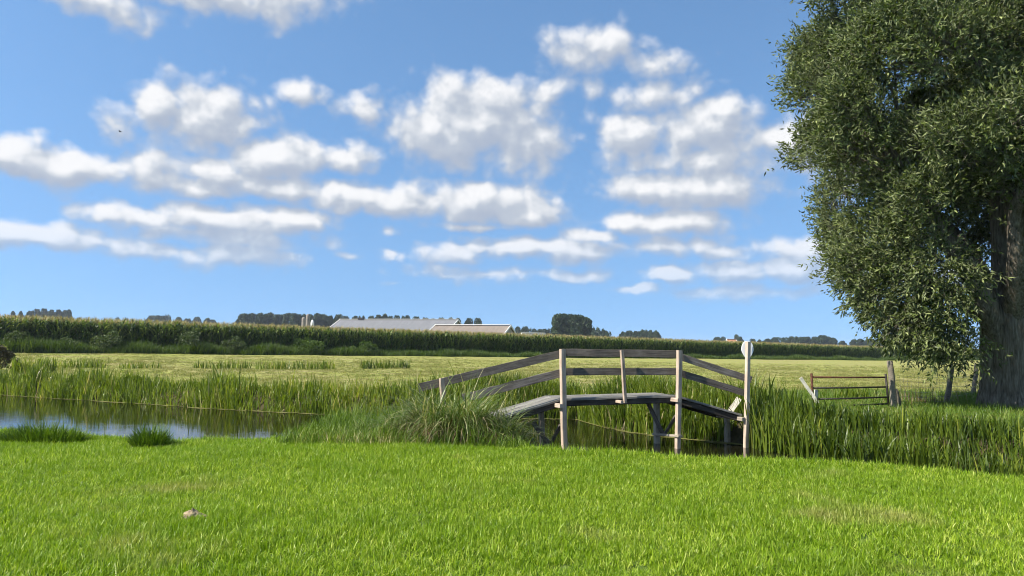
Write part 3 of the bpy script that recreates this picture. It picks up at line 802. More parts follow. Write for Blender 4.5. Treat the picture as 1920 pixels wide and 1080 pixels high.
# ---- big willow on the right
def willow():
    base = at(1896, 766, 21.0); base.z = gz(base.x, base.y) - .05
    root = empty('willow_tree', base)
    S = random.Random(3)
    def V3(x, y, z): return Vector((x, y, z))
    # trunk: broad, fluted, with root flare
    ridg = lambda an, u: 1 + .10 * math.sin(an * 5 + u * 2) + .06 * math.sin(an * 11 + 1.3 + u * 5)
    tp = [V3(0, 0, -.15), V3(0, 0, .15), V3(-.02, 0, .6), V3(-.02, 0, 1.3), V3(.02, 0, 2.0), V3(.08, 0, 2.8), V3(.15, .05, 3.6)]
    tv, tf = tube(tp, [.93, .82, .71, .66, .66, .68, .55], sides=28, ridges=ridg)
    tr = add_obj('trunk', mesh_np('trunk', tv, tf, [M['bark']], smooth=True), root)
    # limbs
    limb_defs = [(V3(-.25, -.1, 2.1), V3(-3.0, -.6, 6.2), .38), (V3(.05, 0, 3.2), V3(-.8, -.3, 12.0), .42), (V3(.3, .1, 3.0), V3(2.0, .6, 11.5), .38),
                 (V3(.3, -.2, 2.4), V3(3.6, -.8, 6.0), .30), (V3(-.1, -.4, 2.7), V3(-1.2, -3.4, 7.0), .30), (V3(0, .4, 2.8), V3(-.5, 3.6, 7.2), .32),
                 (V3(-.4, .1, 2.5), V3(-4.0, 1.6, 4.6), .22), (V3(.2, .3, 3.0), V3(2.4, 2.8, 7.8), .26)]
    tips = []
    for (a, b, r) in limb_defs:
        pth = []; rad = []
        for k in range(8):
            u = k / 7
            p_ = a.lerp(b, u); p_.z += .7 * math.sin(u * math.pi) * (.3 + .4 * S.random()); p_ += V3(S.gauss(0, .12), S.gauss(0, .12), 0) * (u > .1)
            pth.append(p_); rad.append(r * (1 - .62 * u))
        v_, f_ = tube(pth, rad, sides=10, jitter=.05)
        add_obj('limb', mesh_np('limb', v_, f_, [M['bark']], smooth=True), root)
        tips += [(p_, rr) for p_, rr in list(zip(pth, rad))[3:]]
    # crown outline: radius by height (m above the base)
    zs = [1.1, 1.9, 2.7, 3.6, 4.6, 6.0, 8.0, 10.0, 12.0, 14.0, 16.0, 18.0, 19.0]
    rs = [1.4, 2.5, 3.1, 3.9, 4.5, 5.0, 5.3, 5.45, 5.45, 5.1, 4.1, 2.3, .6]
    lobes = []
    while len(lobes) < 245:
        z = S.uniform(2.0, 18.2); az = S.uniform(0, TAU)
        rmax = np.interp(z, zs, rs)
        if S.random() > rmax / 6.0: continue
        if z < 3.4 and math.cos(az) > -.3: continue
        deep = S.random() < .34
        rr = rmax * (S.uniform(.3, .68) if deep else S.uniform(.76, 1.02))
        lr = S.uniform(.55, 1.15) * (.75 + .25 * rmax / 6)
        rr = max(0, rr - lr * .55)
        if z < 4.7 and rr * math.sin(az) < 1.2 and rr * math.cos(az) > -1.9: continue
        lobes.append((V3(rr * math.cos(az), rr * math.sin(az), z), lr))
    # the low hanging skirt on the camera's left of the trunk
    for (x, y, z, lr) in [(-2.5, -1.2, 1.75, .62), (-1.8, -1.3, 1.6, .55), (-3.2, -.8, 2.2, .7), (-2.4, -1.4, 2.6, .75), (-3.6, -.4, 2.9, .75), (-4.2, -.2, 3.6, .75),
                          (-2.9, -1.5, 3.5, .8), (-2.1, -1.5, 3.4, .7), (-2.2, .4, 1.9, .6),
                          (.2, -2.6, 6.4, 1.0), (1.2, -2.8, 7.6, 1.0), (-.4, -3.0, 8.0, 1.05), (.6, -3.2, 9.4, 1.1), (1.8, -2.8, 5.8, .95), (-1.2, -3.0, 6.2, 1.0), (1.6, -3.2, 10.6, 1.1), (-.6, -3.4, 10.8, 1.1), (.7, -2.4, 5.2, .7), (-.3, -2.2, 5.0, .7), (1.6, -2.2, 4.9, .65), (0, -2.3, 5.8, .85)]:
        lobes.append((V3(x - .1, y, z + .3), lr))
    LP, LD, LT = [], [], []; TW = []; BR = []
    for (c, lr) in lobes:
        # a branch from the nearest limb point to the lobe
        best = min(tips, key=lambda tq: (tq[0] - c).length + max(0, tq[0].z - c.z) * 1.5)
        a = best[0]; midp = a.lerp(c, .5) + V3(S.gauss(0, .15), S.gauss(0, .15), .25)
        BR.append(tube([a, a.lerp(midp, .5), midp, midp.lerp(c, .5) + V3(0, 0, .1), c], [min(.075, best[1] * .5), .06, .045, .032, .018], sides=5))
        outd = Vector((c.x, c.y, 0)); outd = outd.normalized() if outd.length > .2 else V3(0, 0, 1)
        nsp = int(175 * lr * lr) + 30
        droop = c.z < 3.8
        for k in range(nsp):
            # spray base on the lobe surface, more on the outside and the top
            d = Vector((S.gauss(0, 1), S.gauss(0, 1), S.gauss(0, 1))).normalized()
            d = (d + outd * .55 + V3(0, 0, .25 if not droop else -.1)).normalized()
            sb = c + d * lr * S.uniform(.45, .95)
            sd = (d * .7 + outd * .35 + V3(0, 0, .55 if not droop else -.45) + Vector((S.gauss(0, .3), S.gauss(0, .3), S.gauss(0, .3)))).normalized()
            ln = S.uniform(.35, .75) if S.random() > .06 else S.uniform(.8, 1.2)
            tint0 = S.random() * .62 - .05
            e = sb + sd * ln
            TW.append((sb - sd * .25, e))
            nl = 13
            u = rng.random(nl)
            pos = np.array(sb)[None] + np.array(sd)[None] * (u * ln)[:, None] + rng.normal(0, .045, (nl, 3))
            ld = unit(np.array(sd)[None] * .8 + rng.normal(0, .62, (nl, 3)) + np.array([[0, 0, -.12]]))
            LP.append(pos); LD.append(ld); LT.append(np.clip(tint0 + rng.random(nl) * .5, 0, 1))
    pos = np.concatenate(LP); ld = np.concatenate(LD); ti = np.concatenate(LT); n = len(pos)
    v, f, tt = leaves(pos, ld, .11 + .085 * rng.random(n), .038 + .022 * rng.random(n), ti)
    cr = add_obj('crown', mesh_np('crown', v, f, [M['willow_leaf']], attrs={'tint': tt}), root)
    # branches and twigs that carry the leaves
    Vs, Fs, o_ = [], [], 0
    for v_, f_ in BR: Vs.append(v_); Fs.append(f_ + o_); o_ += len(v_)
    add_obj('branches', mesh_np('branches', np.concatenate(Vs), np.concatenate(Fs), [M['bark']], smooth=True), root)['kind'] = 'stuff'
    A = np.array([tuple(a) for a, b_ in TW]); B = np.array([tuple(b_) for a, b_ in TW]); m = len(A)
    sd = unit(np.cross(B - A, rng.normal(0, 1, (m, 3)))) * .006
    tvv = np.stack([A - sd, A + sd, B], 1).reshape(-1, 3); ff = np.arange(m * 3).reshape(-1, 3)
    add_obj('twigs', mesh_np('twigs', tvv, ff, [M['bark']]), cr)['kind'] = 'stuff'
    print('willow leaves', n)
    tag(root, 'huge old willow with broad shaded trunk filling the right side', 'tree')
    return root
willow()

# ---- shrubs and far trees: crowns of many small leaf faces
def crown_mesh(name, lobes_, n, leaf, mat, seed, aspect=1.5):
    r = np.random.default_rng(seed)
    vol = np.array([l[3] ** 2 for l in lobes_]); pick = r.choice(len(lobes_), n, p=vol / vol.sum())
    c = np.array([l[:3] for l in lobes_])[pick]; rad = np.array([l[3] for l in lobes_])[pick]
    d = unit(r.normal(0, 1, (n, 3)))
    pos = c + d * (rad * (.72 + .36 * r.random(n)))[:, None]
    dirs = unit(d + r.normal(0, .8, (n, 3)))
    side = unit(np.cross(dirs, r.normal(0, 1, (n, 3))))
    L_ = (leaf * (.6 + .8 * r.random(n)))[:, None]; W = L_ / aspect
    v = np.stack([pos - dirs * L_ * .5, pos + side * W * .5, pos + dirs * L_ * .5, pos - side * W * .5], 1).reshape(-1, 3)
    f = np.arange(n * 4).reshape(-1, 4)
    ti = np.repeat(np.clip(r.random(n) * .6 + .4 * r.random(len(lobes_))[pick], 0, 1), 4)
    return mesh_np(name, v, f, [mat], attrs={'tint': ti})

def lobes_for(kind, seed):
    r = random.Random(seed); out = []
    if kind == 'round':        # trunk 3 m, egg-shaped crown to 13 m
        for k in range(26):
            z = r.uniform(3.5, 11.8); rm = 3.6 * math.sin(min(1, max(.12, (z - 2.2) / 10.6)) * math.pi) ** .6
            a = r.uniform(0, TAU); q = rm * r.uniform(.2, .75)
            out.append((q * math.cos(a), q * math.sin(a), z, r.uniform(1.0, 1.7)))
    elif kind == 'tall':
        for k in range(34):
            z = r.uniform(3.0, 15.2); rm = 2.9 * math.sin(min(1, max(.15, (z - 1.2) / 15.6)) * math.pi) ** .45
            a = r.uniform(0, TAU); q = rm * r.uniform(.2, .75)
            out.append((q * math.cos(a), q * math.sin(a), z, r.uniform(.9, 1.6)))
    elif kind == 'broad':
        for k in range(34):
            z = r.uniform(2.5, 8.2); rm = 5.5 * math.sin(min(1, max(.15, (z - .6) / 9.2)) * math.pi) ** .5
            a = r.uniform(0, TAU); q = rm * r.uniform(.2, .8)
            out.append((q * math.cos(a), q * math.sin(a), z, r.uniform(1.1, 1.9)))
    return out
TREE = {}
for kind, n, leaf in (('round', 5200, .75), ('tall', 6000, .75), ('broad', 6000, .8)):
    for s_ in range(2):
        lb = lobes_for(kind, 10 * s_ + 3)
        cm = crown_mesh('far_crown', lb, n, leaf, M['far_leaf'], s_ + 50)
        top = {'round': 9, 'tall': 11, 'broad': 5.5}[kind]
        v_, f_ = tube([Vector((0, 0, -.5)), Vector((0, 0, 2)), Vector((.1, 0, top * .6)), Vector((0, .1, top))], [.35, .28, .2, .06], sides=6)
        TREE[kind, s_] = (cm, mesh_np('far_trunk', v_, f_, [M['bark']], smooth=True))
def far_tree(px, py_top, D, kind, label, group, wpx=None, s_=0, rz=0.0):
    """a tree at distance D whose top shows at the given height; wpx = crown width on a 1920 px frame"""
    p = at(px, py_top, D); H0 = {'round': 13.2, 'tall': 16.4, 'broad': 9.8}[kind]; W0 = {'round': 8.2, 'tall': 7.0, 'broad': 13.2}[kind]
    hz_ = max(p.z, 3.0)
    sz = hz_ / H0; sx = sz if wpx is None else 1.35 * wpx * D / FPX / W0
    root = empty('tree', (p.x, p.y, 0)); root.scale = (sx, sx, sz); root.rotation_euler = (0, 0, rz)
    cm, tm = TREE[kind, s_]
    o = add_obj('crown', cm, root); o = add_obj('trunk', tm, root)
    tag(root, label, 'tree', group)
rr = random.Random(5)
def row(specs, D, label, group, kinds=('round', 'tall'), dj=15):
    for k, (px, py, w) in enumerate(specs):
        far_tree(px, py, D + rr.uniform(-dj, dj), rr.choice(kinds), label, group, wpx=w, s_=rr.randint(0, 1), rz=rr.uniform(0, 6.28))
row([(-8, 580, 16), (24, 581, 14), (40, 581, 13), (58, 580, 15), (70, 579, 14), (84, 578, 15), (97, 578, 14), (111, 578, 16), (122, 579, 14), (131, 580, 14)], 520,
    'distant tree in the short row at the left edge', 'trees at far left', ('round',))
row([(222, 594, 12), (238, 595, 12), (285, 591, 18), (300, 589, 22), (314, 590, 20), (335, 594, 16), (352, 595, 16), (370, 593, 20), (388, 596, 18), (400, 599, 14)], 640,
    'distant low tree in the clump left of the silos', 'low trees left of the silos', ('broad', 'round'))
sp = []
px = 452
while px < 625:
    sp.append((px, rr.uniform(585, 589), rr.uniform(17, 23))); px += rr.uniform(9, 13)
row(sp, 430, 'distant tree in the dense row behind the silos', 'trees behind the silos', ('tall', 'round'))
row([(635, 589, 19), (649, 590, 15), (666, 590, 18), (675, 592, 8), (682, 590, 12), (697, 590, 17), (711, 588, 20), (721, 588, 19), (732, 590, 14), (745, 591, 15), (757, 592, 13), (764, 591, 15), (781, 593, 16), (797, 593, 16), (812, 595, 15),
     (827, 595, 15), (844, 595, 18), (860, 596, 16), (880, 596, 17), (897, 596, 18)], 430, 'distant round tree in the spaced row above the barn roof', 'spaced trees above the barn roof', ('round',), dj=4)
row([(972, 612, 16), (985, 611, 18), (1000, 615, 20), (1018, 615, 22), (1030, 616, 14), (948, 610, 10)], 520, 'distant low tree between the tan roof and the tall grove', 'low trees by the tan roof', ('broad', 'round'))
row([(1046, 587, 24), (1058, 586, 24), (1070, 588, 24), (1082, 589, 24), (1094, 590, 22), (1100, 593, 18), (1042, 592, 18), (1064, 589, 26), (1088, 591, 24)], 300,
    'tall dark tree in the solid grove right of the tan roof', 'grove right of the tan roof', ('tall',), dj=8)
row([(1115, 613, 20), (1128, 616, 22), (1140, 621, 14)], 420, 'rounded tree just right of the tall grove', 'trees right of the grove', ('broad',))
row([(1168, 621, 20), (1180, 619, 22), (1195, 619, 20), (1208, 617, 24), (1224, 618, 22), (1232, 622, 14)], 460, 'distant tree in the low clump over the middle of the bridge', 'clump over the bridge', ('broad', 'round'))
row([(1345, 631, 16), (1356, 631, 14), (1382, 627, 18), (1388, 630, 12), (1412, 635, 14), (1424, 636, 12)], 620, 'distant tree beside the white sign on the skyline', 'trees by the sign', ('broad', 'round'))
row([(1440, 634, 18), (1455, 632, 20), (1470, 632, 20), (1484, 630, 18), (1497, 630, 20), (1512, 630, 20), (1527, 630, 18), (1541, 627, 20), (1552, 630, 18), (1562, 632, 14)], 560,
    'distant tree in the long clump left of the willow', 'clump left of the willow', ('broad', 'round'))
row([(1580, 638, 14), (1600, 636, 16), (1614, 635, 18), (1632, 634, 20), (1645, 637, 16), (1662, 636, 22), (1680, 634, 20), (1700, 638, 20), (1730, 638, 24)], 560,
    'distant tree on the skyline under the willow branches', 'trees under the willow branches', ('broad', 'round'))

def shrub(name, px, py, Y, w, h, mat, label, n=1500, leaf=.10, seed=1, group=None, stems=True):
    c = at(px, py, Y); root = empty(name, (c.x, c.y, c.z))
    r = random.Random(seed); lb = []
    for k in range(13):
        a = r.uniform(0, TAU); q = r.uniform(0, .38) * w
        z = h * r.uniform(.25, .8) * (1 - .7 * (q / (.5 * w)) ** 2)
        lb.append((q * math.cos(a), q * math.sin(a) * .8, max(.12, z), r.uniform(.14, .26) * min(w, h * 1.3)))
    add_obj('foliage', crown_mesh('foliage', lb, n, leaf, M[mat], seed), root)
    Vs, Fs, o_ = [], [], 0
    for k in range(6):
        l_ = lb[k]
        v_, f_ = tube([Vector((r.gauss(0, .05), r.gauss(0, .05), -.1)), Vector((l_[0] * .5, l_[1] * .5, l_[2] * .6)), Vector(l_[:3])], [.03, .02, .008], sides=5)
        Vs.append(v_); Fs.append(f_ + o_); o_ += len(v_)
    add_obj('stems', mesh_np('stems', np.concatenate(Vs), np.concatenate(Fs), [M['bark']]), root)
    tag(root, label, 'shrub', group)
def cY(px): # depth of the verge at a pixel column
    k = (px - 960) / FPX
    return (CA.y - CA.x * cslope) / (1 - k * cslope)
for (px, py, w, h, mat, lab, sd) in [
    (28, 658, 1.7, 1.3, 'shrub', 'dark verge shrub nearest the left edge, against the maize', 1),
    (125, 658, 1.5, .9, 'shrub', 'low verge shrub against the maize, second from the left edge', 2),
    (208, 658, 2.6, 1.3, 'shrub', 'wide verge shrub against the maize left of the tallest one', 3),
    (348, 660, 2.4, 1.55, 'shrub', 'tallest round grey-green verge shrub against the maize', 4),
    (440, 661, 2.4, 1.05, 'shrub', 'grey-green verge shrub just right of the tallest shrub', 5),
    (578, 663, 3.2, 1.25, 'verge', 'broad green verge shrub below the silos', 6),
    (690, 664, 4.0, 1.05, 'verge', 'long low green verge shrub below the barn', 7)]:
    shrub('shrub', px, py, cY(px) + .9, w * 1.25, h * 1.25, mat, lab, seed=sd, n=2600)
shrub('shrub', -2, 689, 37.5, 2.1, 1.0, 'brown_shrub', 'brown withered bush in the meadow at the left edge', n=1900, leaf=.12, seed=21)
shrub('shrub', -12, 674, 41.5, 2.0, .95, 'yellow_shrub', 'yellow green bush behind the brown bush at the left edge', n=1700, leaf=.11, seed=22)

# ------------------------------------------------------------------ timber building
def beam(name, p0, p1, w, h, parent, mat, side=None, taper=1.0, ext0=0, ext1=0, wob=.0022, segs=5, seed=None):
    """a sawn timber from p0 to p1; w across `side`, h across the other way; long axis = local X"""
    p0 = Vector(p0); p1 = Vector(p1); ax = (p1 - p0); L_ = ax.length + ext0 + ext1; ax.normalize()
    p0 = p0 - ax * ext0
    sd = Vector(side) if side is not None else Vector((0, 1, 0))
    sd = (sd - ax * sd.dot(ax)).normalized(); up = ax.cross(sd)
    r = random.Random(zlib.crc32(f'{name} {p0.x:.2f} {p1.z:.2f}'.encode()))
    bm = bmesh.new(); rings = []
    for k in range(segs + 1):
        u = k / segs; f = 1 + (taper - 1) * u; oy = r.gauss(0, wob); oz = r.gauss(0, wob)
        c = min(w, h) * .10
        prof = [(-w / 2 + c, -h / 2), (w / 2 - c, -h / 2), (w / 2, -h / 2 + c), (w / 2, h / 2 - c), (w / 2 - c, h / 2), (-w / 2 + c, h / 2), (-w / 2, h / 2 - c), (-w / 2, -h / 2 + c)]
        ex = r.gauss(0, .004) if k in (0, segs) else 0
        rings.append([bm.verts.new((L_ * u + ex, (y + r.gauss(0, wob * .25)) * f + oy, (z + r.gauss(0, wob * .25)) * f + oz)) for y, z in prof])
    for a, b in zip(rings, rings[1:]):
        for k in range(8): bm.faces.new((a[k], a[(k + 1) % 8], b[(k + 1) % 8], b[k]))
    bm.faces.new(list(reversed(rings[0]))); bm.faces.new(rings[-1])
    bm.normal_update()
    me = bpy.data.meshes.new(name); bm.to_mesh(me); bm.free(); me.materials.append(mat)
    o = bpy.data.objects.new(name, me); COL.objects.link(o)
    M4 = Matrix(((ax.x, sd.x, up.x, p0.x), (ax.y, sd.y, up.y, p0.y), (ax.z, sd.z, up.z, p0.z), (0, 0, 0, 1)))
    if parent is not None:
        o.parent = parent; o.matrix_basis = Matrix.Translation(-Vector(parent.location)) @ M4
    else: o.matrix_basis = M4
    return o

M['shaded_wood'] = mat_wood('dark_stringer_wood', (.018, .015, .012), (.045, .038, .03), (.085, .073, .06))  # darkened stringer wood: the shade under the deck is put into the colour
# ---- footbridge
def footbridge():
    Yn = lambda px: float(np.interp(px, [785, 1057, 1170, 1273, 1400], [14.7, 15.4, 15.6, 15.8, 16.05]))
    base = at(1165, 760, 15.6); base.z = ZW
    B = empty('footbridge', base)
    W = (at(1018, 745, 16.25) - at(1050, 748, 15.4)); W.z = 0   # across the deck, away from the camera
    Wd = W.normalized()
    def near(px, py, d=0): return at(px, py, Yn(px) + d)
    def post(px0, y0, px1, y1, w, name='post', d=0, mat='post_wood', tw=1.0):
        return beam(name, near(px1, y1, d), near(px0, y0, d), w, w, B, M[mat], side=Wd, taper=tw, segs=6)
    # handrail posts on the near side
    for (a, b, c, e, w) in [(1054.5, 654, 1058.5, 852, .108), (1274, 657, 1270.5, 860, .10), (1402.5, 641, 1398.5, 860, .088)]:
        o = post(a, b, c, e, w)
    post(1166, 657, 1172, 756, .068)
    post(829, 709, 834, 800, .10)
    # rails run on the far side of the posts
    def rail(x0, y0, x1, y1, d=.10, h=.165, w=.042):
        beam('rail', near(x0, y0, d), near(x1, y1, d), w, h, B, M['weathered'], side=(0, 1, 0), segs=8, wob=.003)
    rail(785, 727, 1056, 663); rail(868, 746.5, 1056, 698)
    rail(1055, 661, 1274, 664, .13, .155); rail(1055, 697, 1274, 696.5, .13, .15)
    rail(1272, 668, 1409, 712, .11, .145); rail(1272, 698.5, 1403, 739, .11, .145)
    # deck: boards along the bridge, in three runs
    def deck(n0, n1, wid, nb, y_under=.05):
        n0 = Vector(n0); n1 = Vector(n1)
        bw = wid / nb
        for k in range(nb):
            off = Wd * (bw * (k + .5)) + Vector((0, 0, random.gauss(0, .004)))
            beam('deck_board', n0 + off, n1 + off, bw * .955, .045, B, M['deck_wood'], side=Wd, segs=7, wob=.0015, ext0=random.uniform(0, .05), ext1=random.uniform(-.01, .03))
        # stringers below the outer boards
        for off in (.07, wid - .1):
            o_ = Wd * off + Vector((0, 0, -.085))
            beam('stringer', n0 + o_, n1 + o_, .075, .115, B, M['shaded_wood'], side=Wd, segs=5)
    wid = W.length
    p_a = near(897, 797, .10); p_b = near(1052, 750, .10); p_c = near(1268, 743, .10); p_d = near(1392, 779, .10)
    deck(p_a, p_b, wid, 4); deck(p_b + Vector((.012, 0, .004)), p_c, wid, 4); deck(p_c + Vector((.012, 0, -.004)), p_d, wid, 4)
    # cross beams under the deck, their near ends stick out beside the posts
    for (px, py) in [(1049, 761), (1268, 750)]:
        a = near(px, py, -.03); beam('cross_beam', a, a + Wd * (wid + .12), .085, .085, B, M['post_wood'], side=(1, 0, 0), ext0=.12)
    a = near(1163, 753.5, -.02); beam('cross_beam', a, a + Wd * (wid + .1), .06, .06, B, M['post_wood'], side=(1, 0, 0), ext0=.08)
    a = near(1392, 786, .0); beam('cross_beam', a, a + Wd * (wid + .05), .08, .08, B, M['pile_wood'], side=(1, 0, 0), ext0=.05)
    # piles on the far side
    def far(px, py, d=0): return at(px, py, Yn(px + 35) + .82 + d)
    for (x0, y0, x1, y1, w) in [(1014, 757, 1018, 846, .105), (1231, 748, 1232, 842, .115), (1363, 782, 1364, 846, .11)]:
        beam('pile', far(x1, y1), far(x0, y0), w, w, B, M['pile_wood'], side=Wd, segs=5)
    # braces
    beam('brace', far(1213, 752, -.1), far(1243, 814, -.1), .035, .09, B, M['weathered'], side=Wd)
    beam('brace', near(1268, 778, .1), far(1246, 815, -.12), .035, .08, B, M['weathered'], side=Wd)
    beam('brace', far(999, 792, -.1), far(1030, 834, -.1), .035, .10, B, M['weathered'], side=Wd)
    beam('brace', near(1052, 796, .12), far(1034, 830, -.12), .035, .08, B, M['weathered'], side=Wd)
    beam('ledger', near(1273, 818, -.09), far(1229, 814, -.07), .05, .10, B, M['pile_wood'], side=(0, 0, 1), ext0=.05, ext1=.06)
    o = beam('broken_board', at(1366, 776, 16.5), at(1386, 747, 16.7), .03, .12, B, M['pale_wood'], side=(.3, 1, 0)); o['label'] = 'pale broken board sticking up'
    tag(B, 'weathered grey wooden footbridge with a single handrail over the ditch', 'bridge')
    # pale dry reed tied over the first post stays part of the tussock; the sign hangs on the last post
    s = at(1401.5, 656, Yn(1400) + .085)
    bm = bmesh.new(); prof = []
    wd = 23.5 * 16.1 / FPX / 2; ht = 33 * 16.1 / FPX
    for k in range(40):
        a = TAU * k / 40; x = math.sin(a); z = math.cos(a)
        xx_ = math.copysign(abs(x) ** .82, x) * wd; zz_ = z * ht / 2
        if zz_ < 0: xx_ *= 1 - .42 * (abs(zz_) / (ht / 2)) ** 1.3
        prof.append((xx_, zz_))
    f0 = [bm.verts.new((x, -.009, z)) for x, z in prof]; f1 = [bm.verts.new((x, .009, z)) for x, z in prof]
    bm.faces.new(f0); bm.faces.new(list(reversed(f1)))
    for k in range(40): bm.faces.new((f0[(k + 1) % 40], f0[k], f1[k], f1[(k + 1) % 40]))
    bmesh.ops.recalc_face_normals(bm, faces=bm.faces)
    bmesh.ops.bevel(bm, geom=[e for e in bm.edges if len(e.link_faces) == 2 and abs(e.verts[0].co.y - e.verts[1].co.y) < 1e-5], offset=.003, segments=1, affect='EDGES')
    me = bpy.data.meshes.new('sign'); bm.to_mesh(me); bm.free(); me.materials.append(M['white_paint'])
    o = add_obj('sign', me); o.location = s; o.rotation_euler = (0, 0, R(6))
    tag(o, 'white rounded shield-shaped sign behind the last post of the footbridge', 'sign')
footbridge()

# ---- field gate
def pipe(name, pts_, r, parent, mat, sides=8):
    o0 = Vector(parent.location)
    v_, f_ = tube([Vector(p) - o0 for p in pts_], [r] * len(pts_), sides=sides)
    n_ = len(v_); caps = [tuple(range(sides))[::-1], tuple(range(n_ - sides, n_))]
    me = bpy.data.meshes.new(name); me.from_pydata([tuple(x) for x in v_], [], [tuple(int(i) for i in x) for x in f_] + caps)
    me.polygons.foreach_set('use_smooth', [True] * len(me.polygons)); me.materials.append(mat); me.update()
    return add_obj(name, me, parent)
def gate():
    Y = 20.2; b = at(1595, 772, Y)
    G = empty('field_gate', b)
    pipe('upright', [at(1521.5, 700, Y), at(1525, 772, Y)], .032, G, M['rust'])
    pipe('upright', [at(1660.5, 701, Y), at(1667, 768, Y)], .030, G, M['dark_steel'])
    for (x0, y0, x1, y1, m) in [(1522, 707, 1661, 707.5, 'rust'), (1523, 727.5, 1663, 725.5, 'dark_steel'), (1524, 748.5, 1665, 744.5, 'dark_steel'), (1525, 762, 1667, 757, 'dark_steel')]:
        pipe('rail', [at(x0, y0, Y), at((x0 + x1) / 2, (y0 + y1) / 2 + .5, Y), at(x1, y1, Y)], .023, G, M[m])
    tag(G, 'rusty four-bar steel field gate beside the willow', 'gate')
gate()
def round_post(name, p0, p1, r, mat, label, cat='post', group=None):
    root_ = Vector(p0)
    n_ = 7; pth = []; rad = []
    for k in range(n_):
        u = k / (n_ - 1); pth.append((Vector(p1) - root_) * u + Vector((random.gauss(0, r * .08), random.gauss(0, r * .08), 0))); rad.append(r * (1.08 - .2 * u) * random.uniform(.95, 1.05))
    pth.append(pth[-1] + Vector((0, 0, r * .12))); rad.append(r * .55)
    v_, f_ = tube(pth, rad, sides=12, jitter=.03); nv = len(v_)
    me = bpy.data.meshes.new(name); me.from_pydata([tuple(x) for x in v_], [], [tuple(int(i) for i in x) for x in f_] + [tuple(range(nv - 12, nv))])
    me.polygons.foreach_set('use_smooth', [True] * len(me.polygons)); me.materials.append(M[mat]); me.update()
    o = add_obj(name, me); o.location = root_
    return tag(o, label, cat, group)
round_post('gate_post', at(1677, 770, 20.35), at(1668.5, 677, 20.35), .085, 'fence_wood', 'tall crooked wooden gate post at the right end of the field gate')
round_post('gate_post', at(1688, 769, 20.6), at(1679, 730, 20.6), .07, 'fence_wood', 'short dark leaning stump behind the gate post')
round_post('gate_post', at(1529, 775, 20.3), at(1530.5, 731, 20.3), .06, 'pale_wood', 'short pale post at the left end of the field gate')
tag(beam('plank', at(1534, 756, 20.0), at(1501, 708, 20.0), .03, .085, None, M['pale_wood'], side=(0, 1, 0)), 'pale plank leaning left against the field gate', 'plank')
round_post('fence_post', at(1774, 757, 22.6), at(1786, 684, 22.6), .075, 'fence_wood', 'leaning round fence post left of the willow trunk', group='fence posts by the willow')
round_post('fence_post', at(1824, 744, 26.0), at(1831, 682, 26.0), .075, 'fence_wood', 'dark fence post farther back, close beside the willow trunk', group='fence posts by the willow')
# wire netting between the posts
def netting():
    a0, a1 = at(1677, 752, 20.5), at(1671, 703, 20.5); b0, b1 = at(1776, 752, 22.6), at(1782, 708, 22.6); c0, c1 = at(1825, 742, 26), at(1830, 702, 26)
    d0, d1 = at(1870, 735, 31), at(1872, 700, 31)
    root = empty('wire_netting', (a0.x, a0.y, a0.z - .1))
    Vs, Fs, o_ = [], [], 0
    def wire(p, q, r=.004):
        nonlocal o_
        m_ = p.lerp(q, .5) - Vector((0, 0, .03 * (q - p).length / 2.5))
        v_, f_ = tube([p - root.location, m_ - root.location, q - root.location], [r] * 3, sides=3); Vs.append(v_); Fs.append(f_ + o_); o_ += len(v_)
    for (p0, p1, q0, q1, nv) in [(a0, a1, b0, b1, 16), (b0, b1, c0, c1, 20), (c0, c1, d0, d1, 24)]:
        for k in range(6): wire(p0.lerp(p1, k / 5), q0.lerp(q1, k / 5))
        for k in range(1, nv): wire(p0.lerp(q0, k / nv), p1.lerp(q1, k / nv), .003)
    o = add_obj('mesh', mesh_np('mesh', np.concatenate(Vs), np.concatenate(Fs), [M['wire']]), root)
    tag(root, 'sagging wire netting strung between the fence posts and gate post', 'netting')
netting()
X = 10 + 1.2 * rng.random(130); Y = 22.5 + 1.2 * rng.random(130)
q = at(1722, 735, 22.5); X = q.x + rng.normal(0, .5, 130); Y = q.y + rng.normal(0, .4, 130)
grass_patch('dock_stems', X, Y, .35 + .3 * rng.random(130), 'dead_sedge', 'dry rusty weed stems beside the netting right of the gate post', width=.016, cat='weeds', lean=.3, bend=.3)
# grass under the willow and on the far bank at right
n = 46000
X = 4.8 + 15 * rng.random(n); Y = 14.0 + 14 * rng.random(n)
k = (Y > farY(X) + .8) & (Y < green_edge(X, Y)); X, Y = X[k], Y[k]
grass_patch('bank_grass', X, Y, (.10 + .16 * rng.random(len(X))) * (.6 + .8 * nz(65, X, Y, .9)), 'bank_blade', 'green grass around the foot of the willow and the gate', width=.016)

# ---- mole hill in the lawn
def molehill():
    c = on_z(360, 980, 0); c.z = gz(c.x, c.y)
    Vv = []; Ff = []; nr, na = 7, 22
    for i in range(nr + 1):
        for k in range(na):
            a = TAU * k / na; u = i / nr
            r_ = .12 * u * (1 + .25 * math.sin(a * 3 + 1) + random.gauss(0, .09)); h_ = .036 * math.cos(u * math.pi / 2) ** 1.1 + random.gauss(0, .009)
            Vv.append((r_ * math.cos(a), r_ * .8 * math.sin(a), h_ + .02 - .04 * u))
    for i in range(nr):
        for k in range(na): Ff.append((i * na + k, (i + 1) * na + k, (i + 1) * na + (k + 1) % na, i * na + (k + 1) % na))
    o = add_obj('molehill', mesh_np('molehill', Vv, np.array(Ff), [M['soil']], smooth=True)); o.location = c + Vector((0, 0, .035))
    tag(o, 'small dry brown earth mound in the lawn', 'molehill')
molehill()

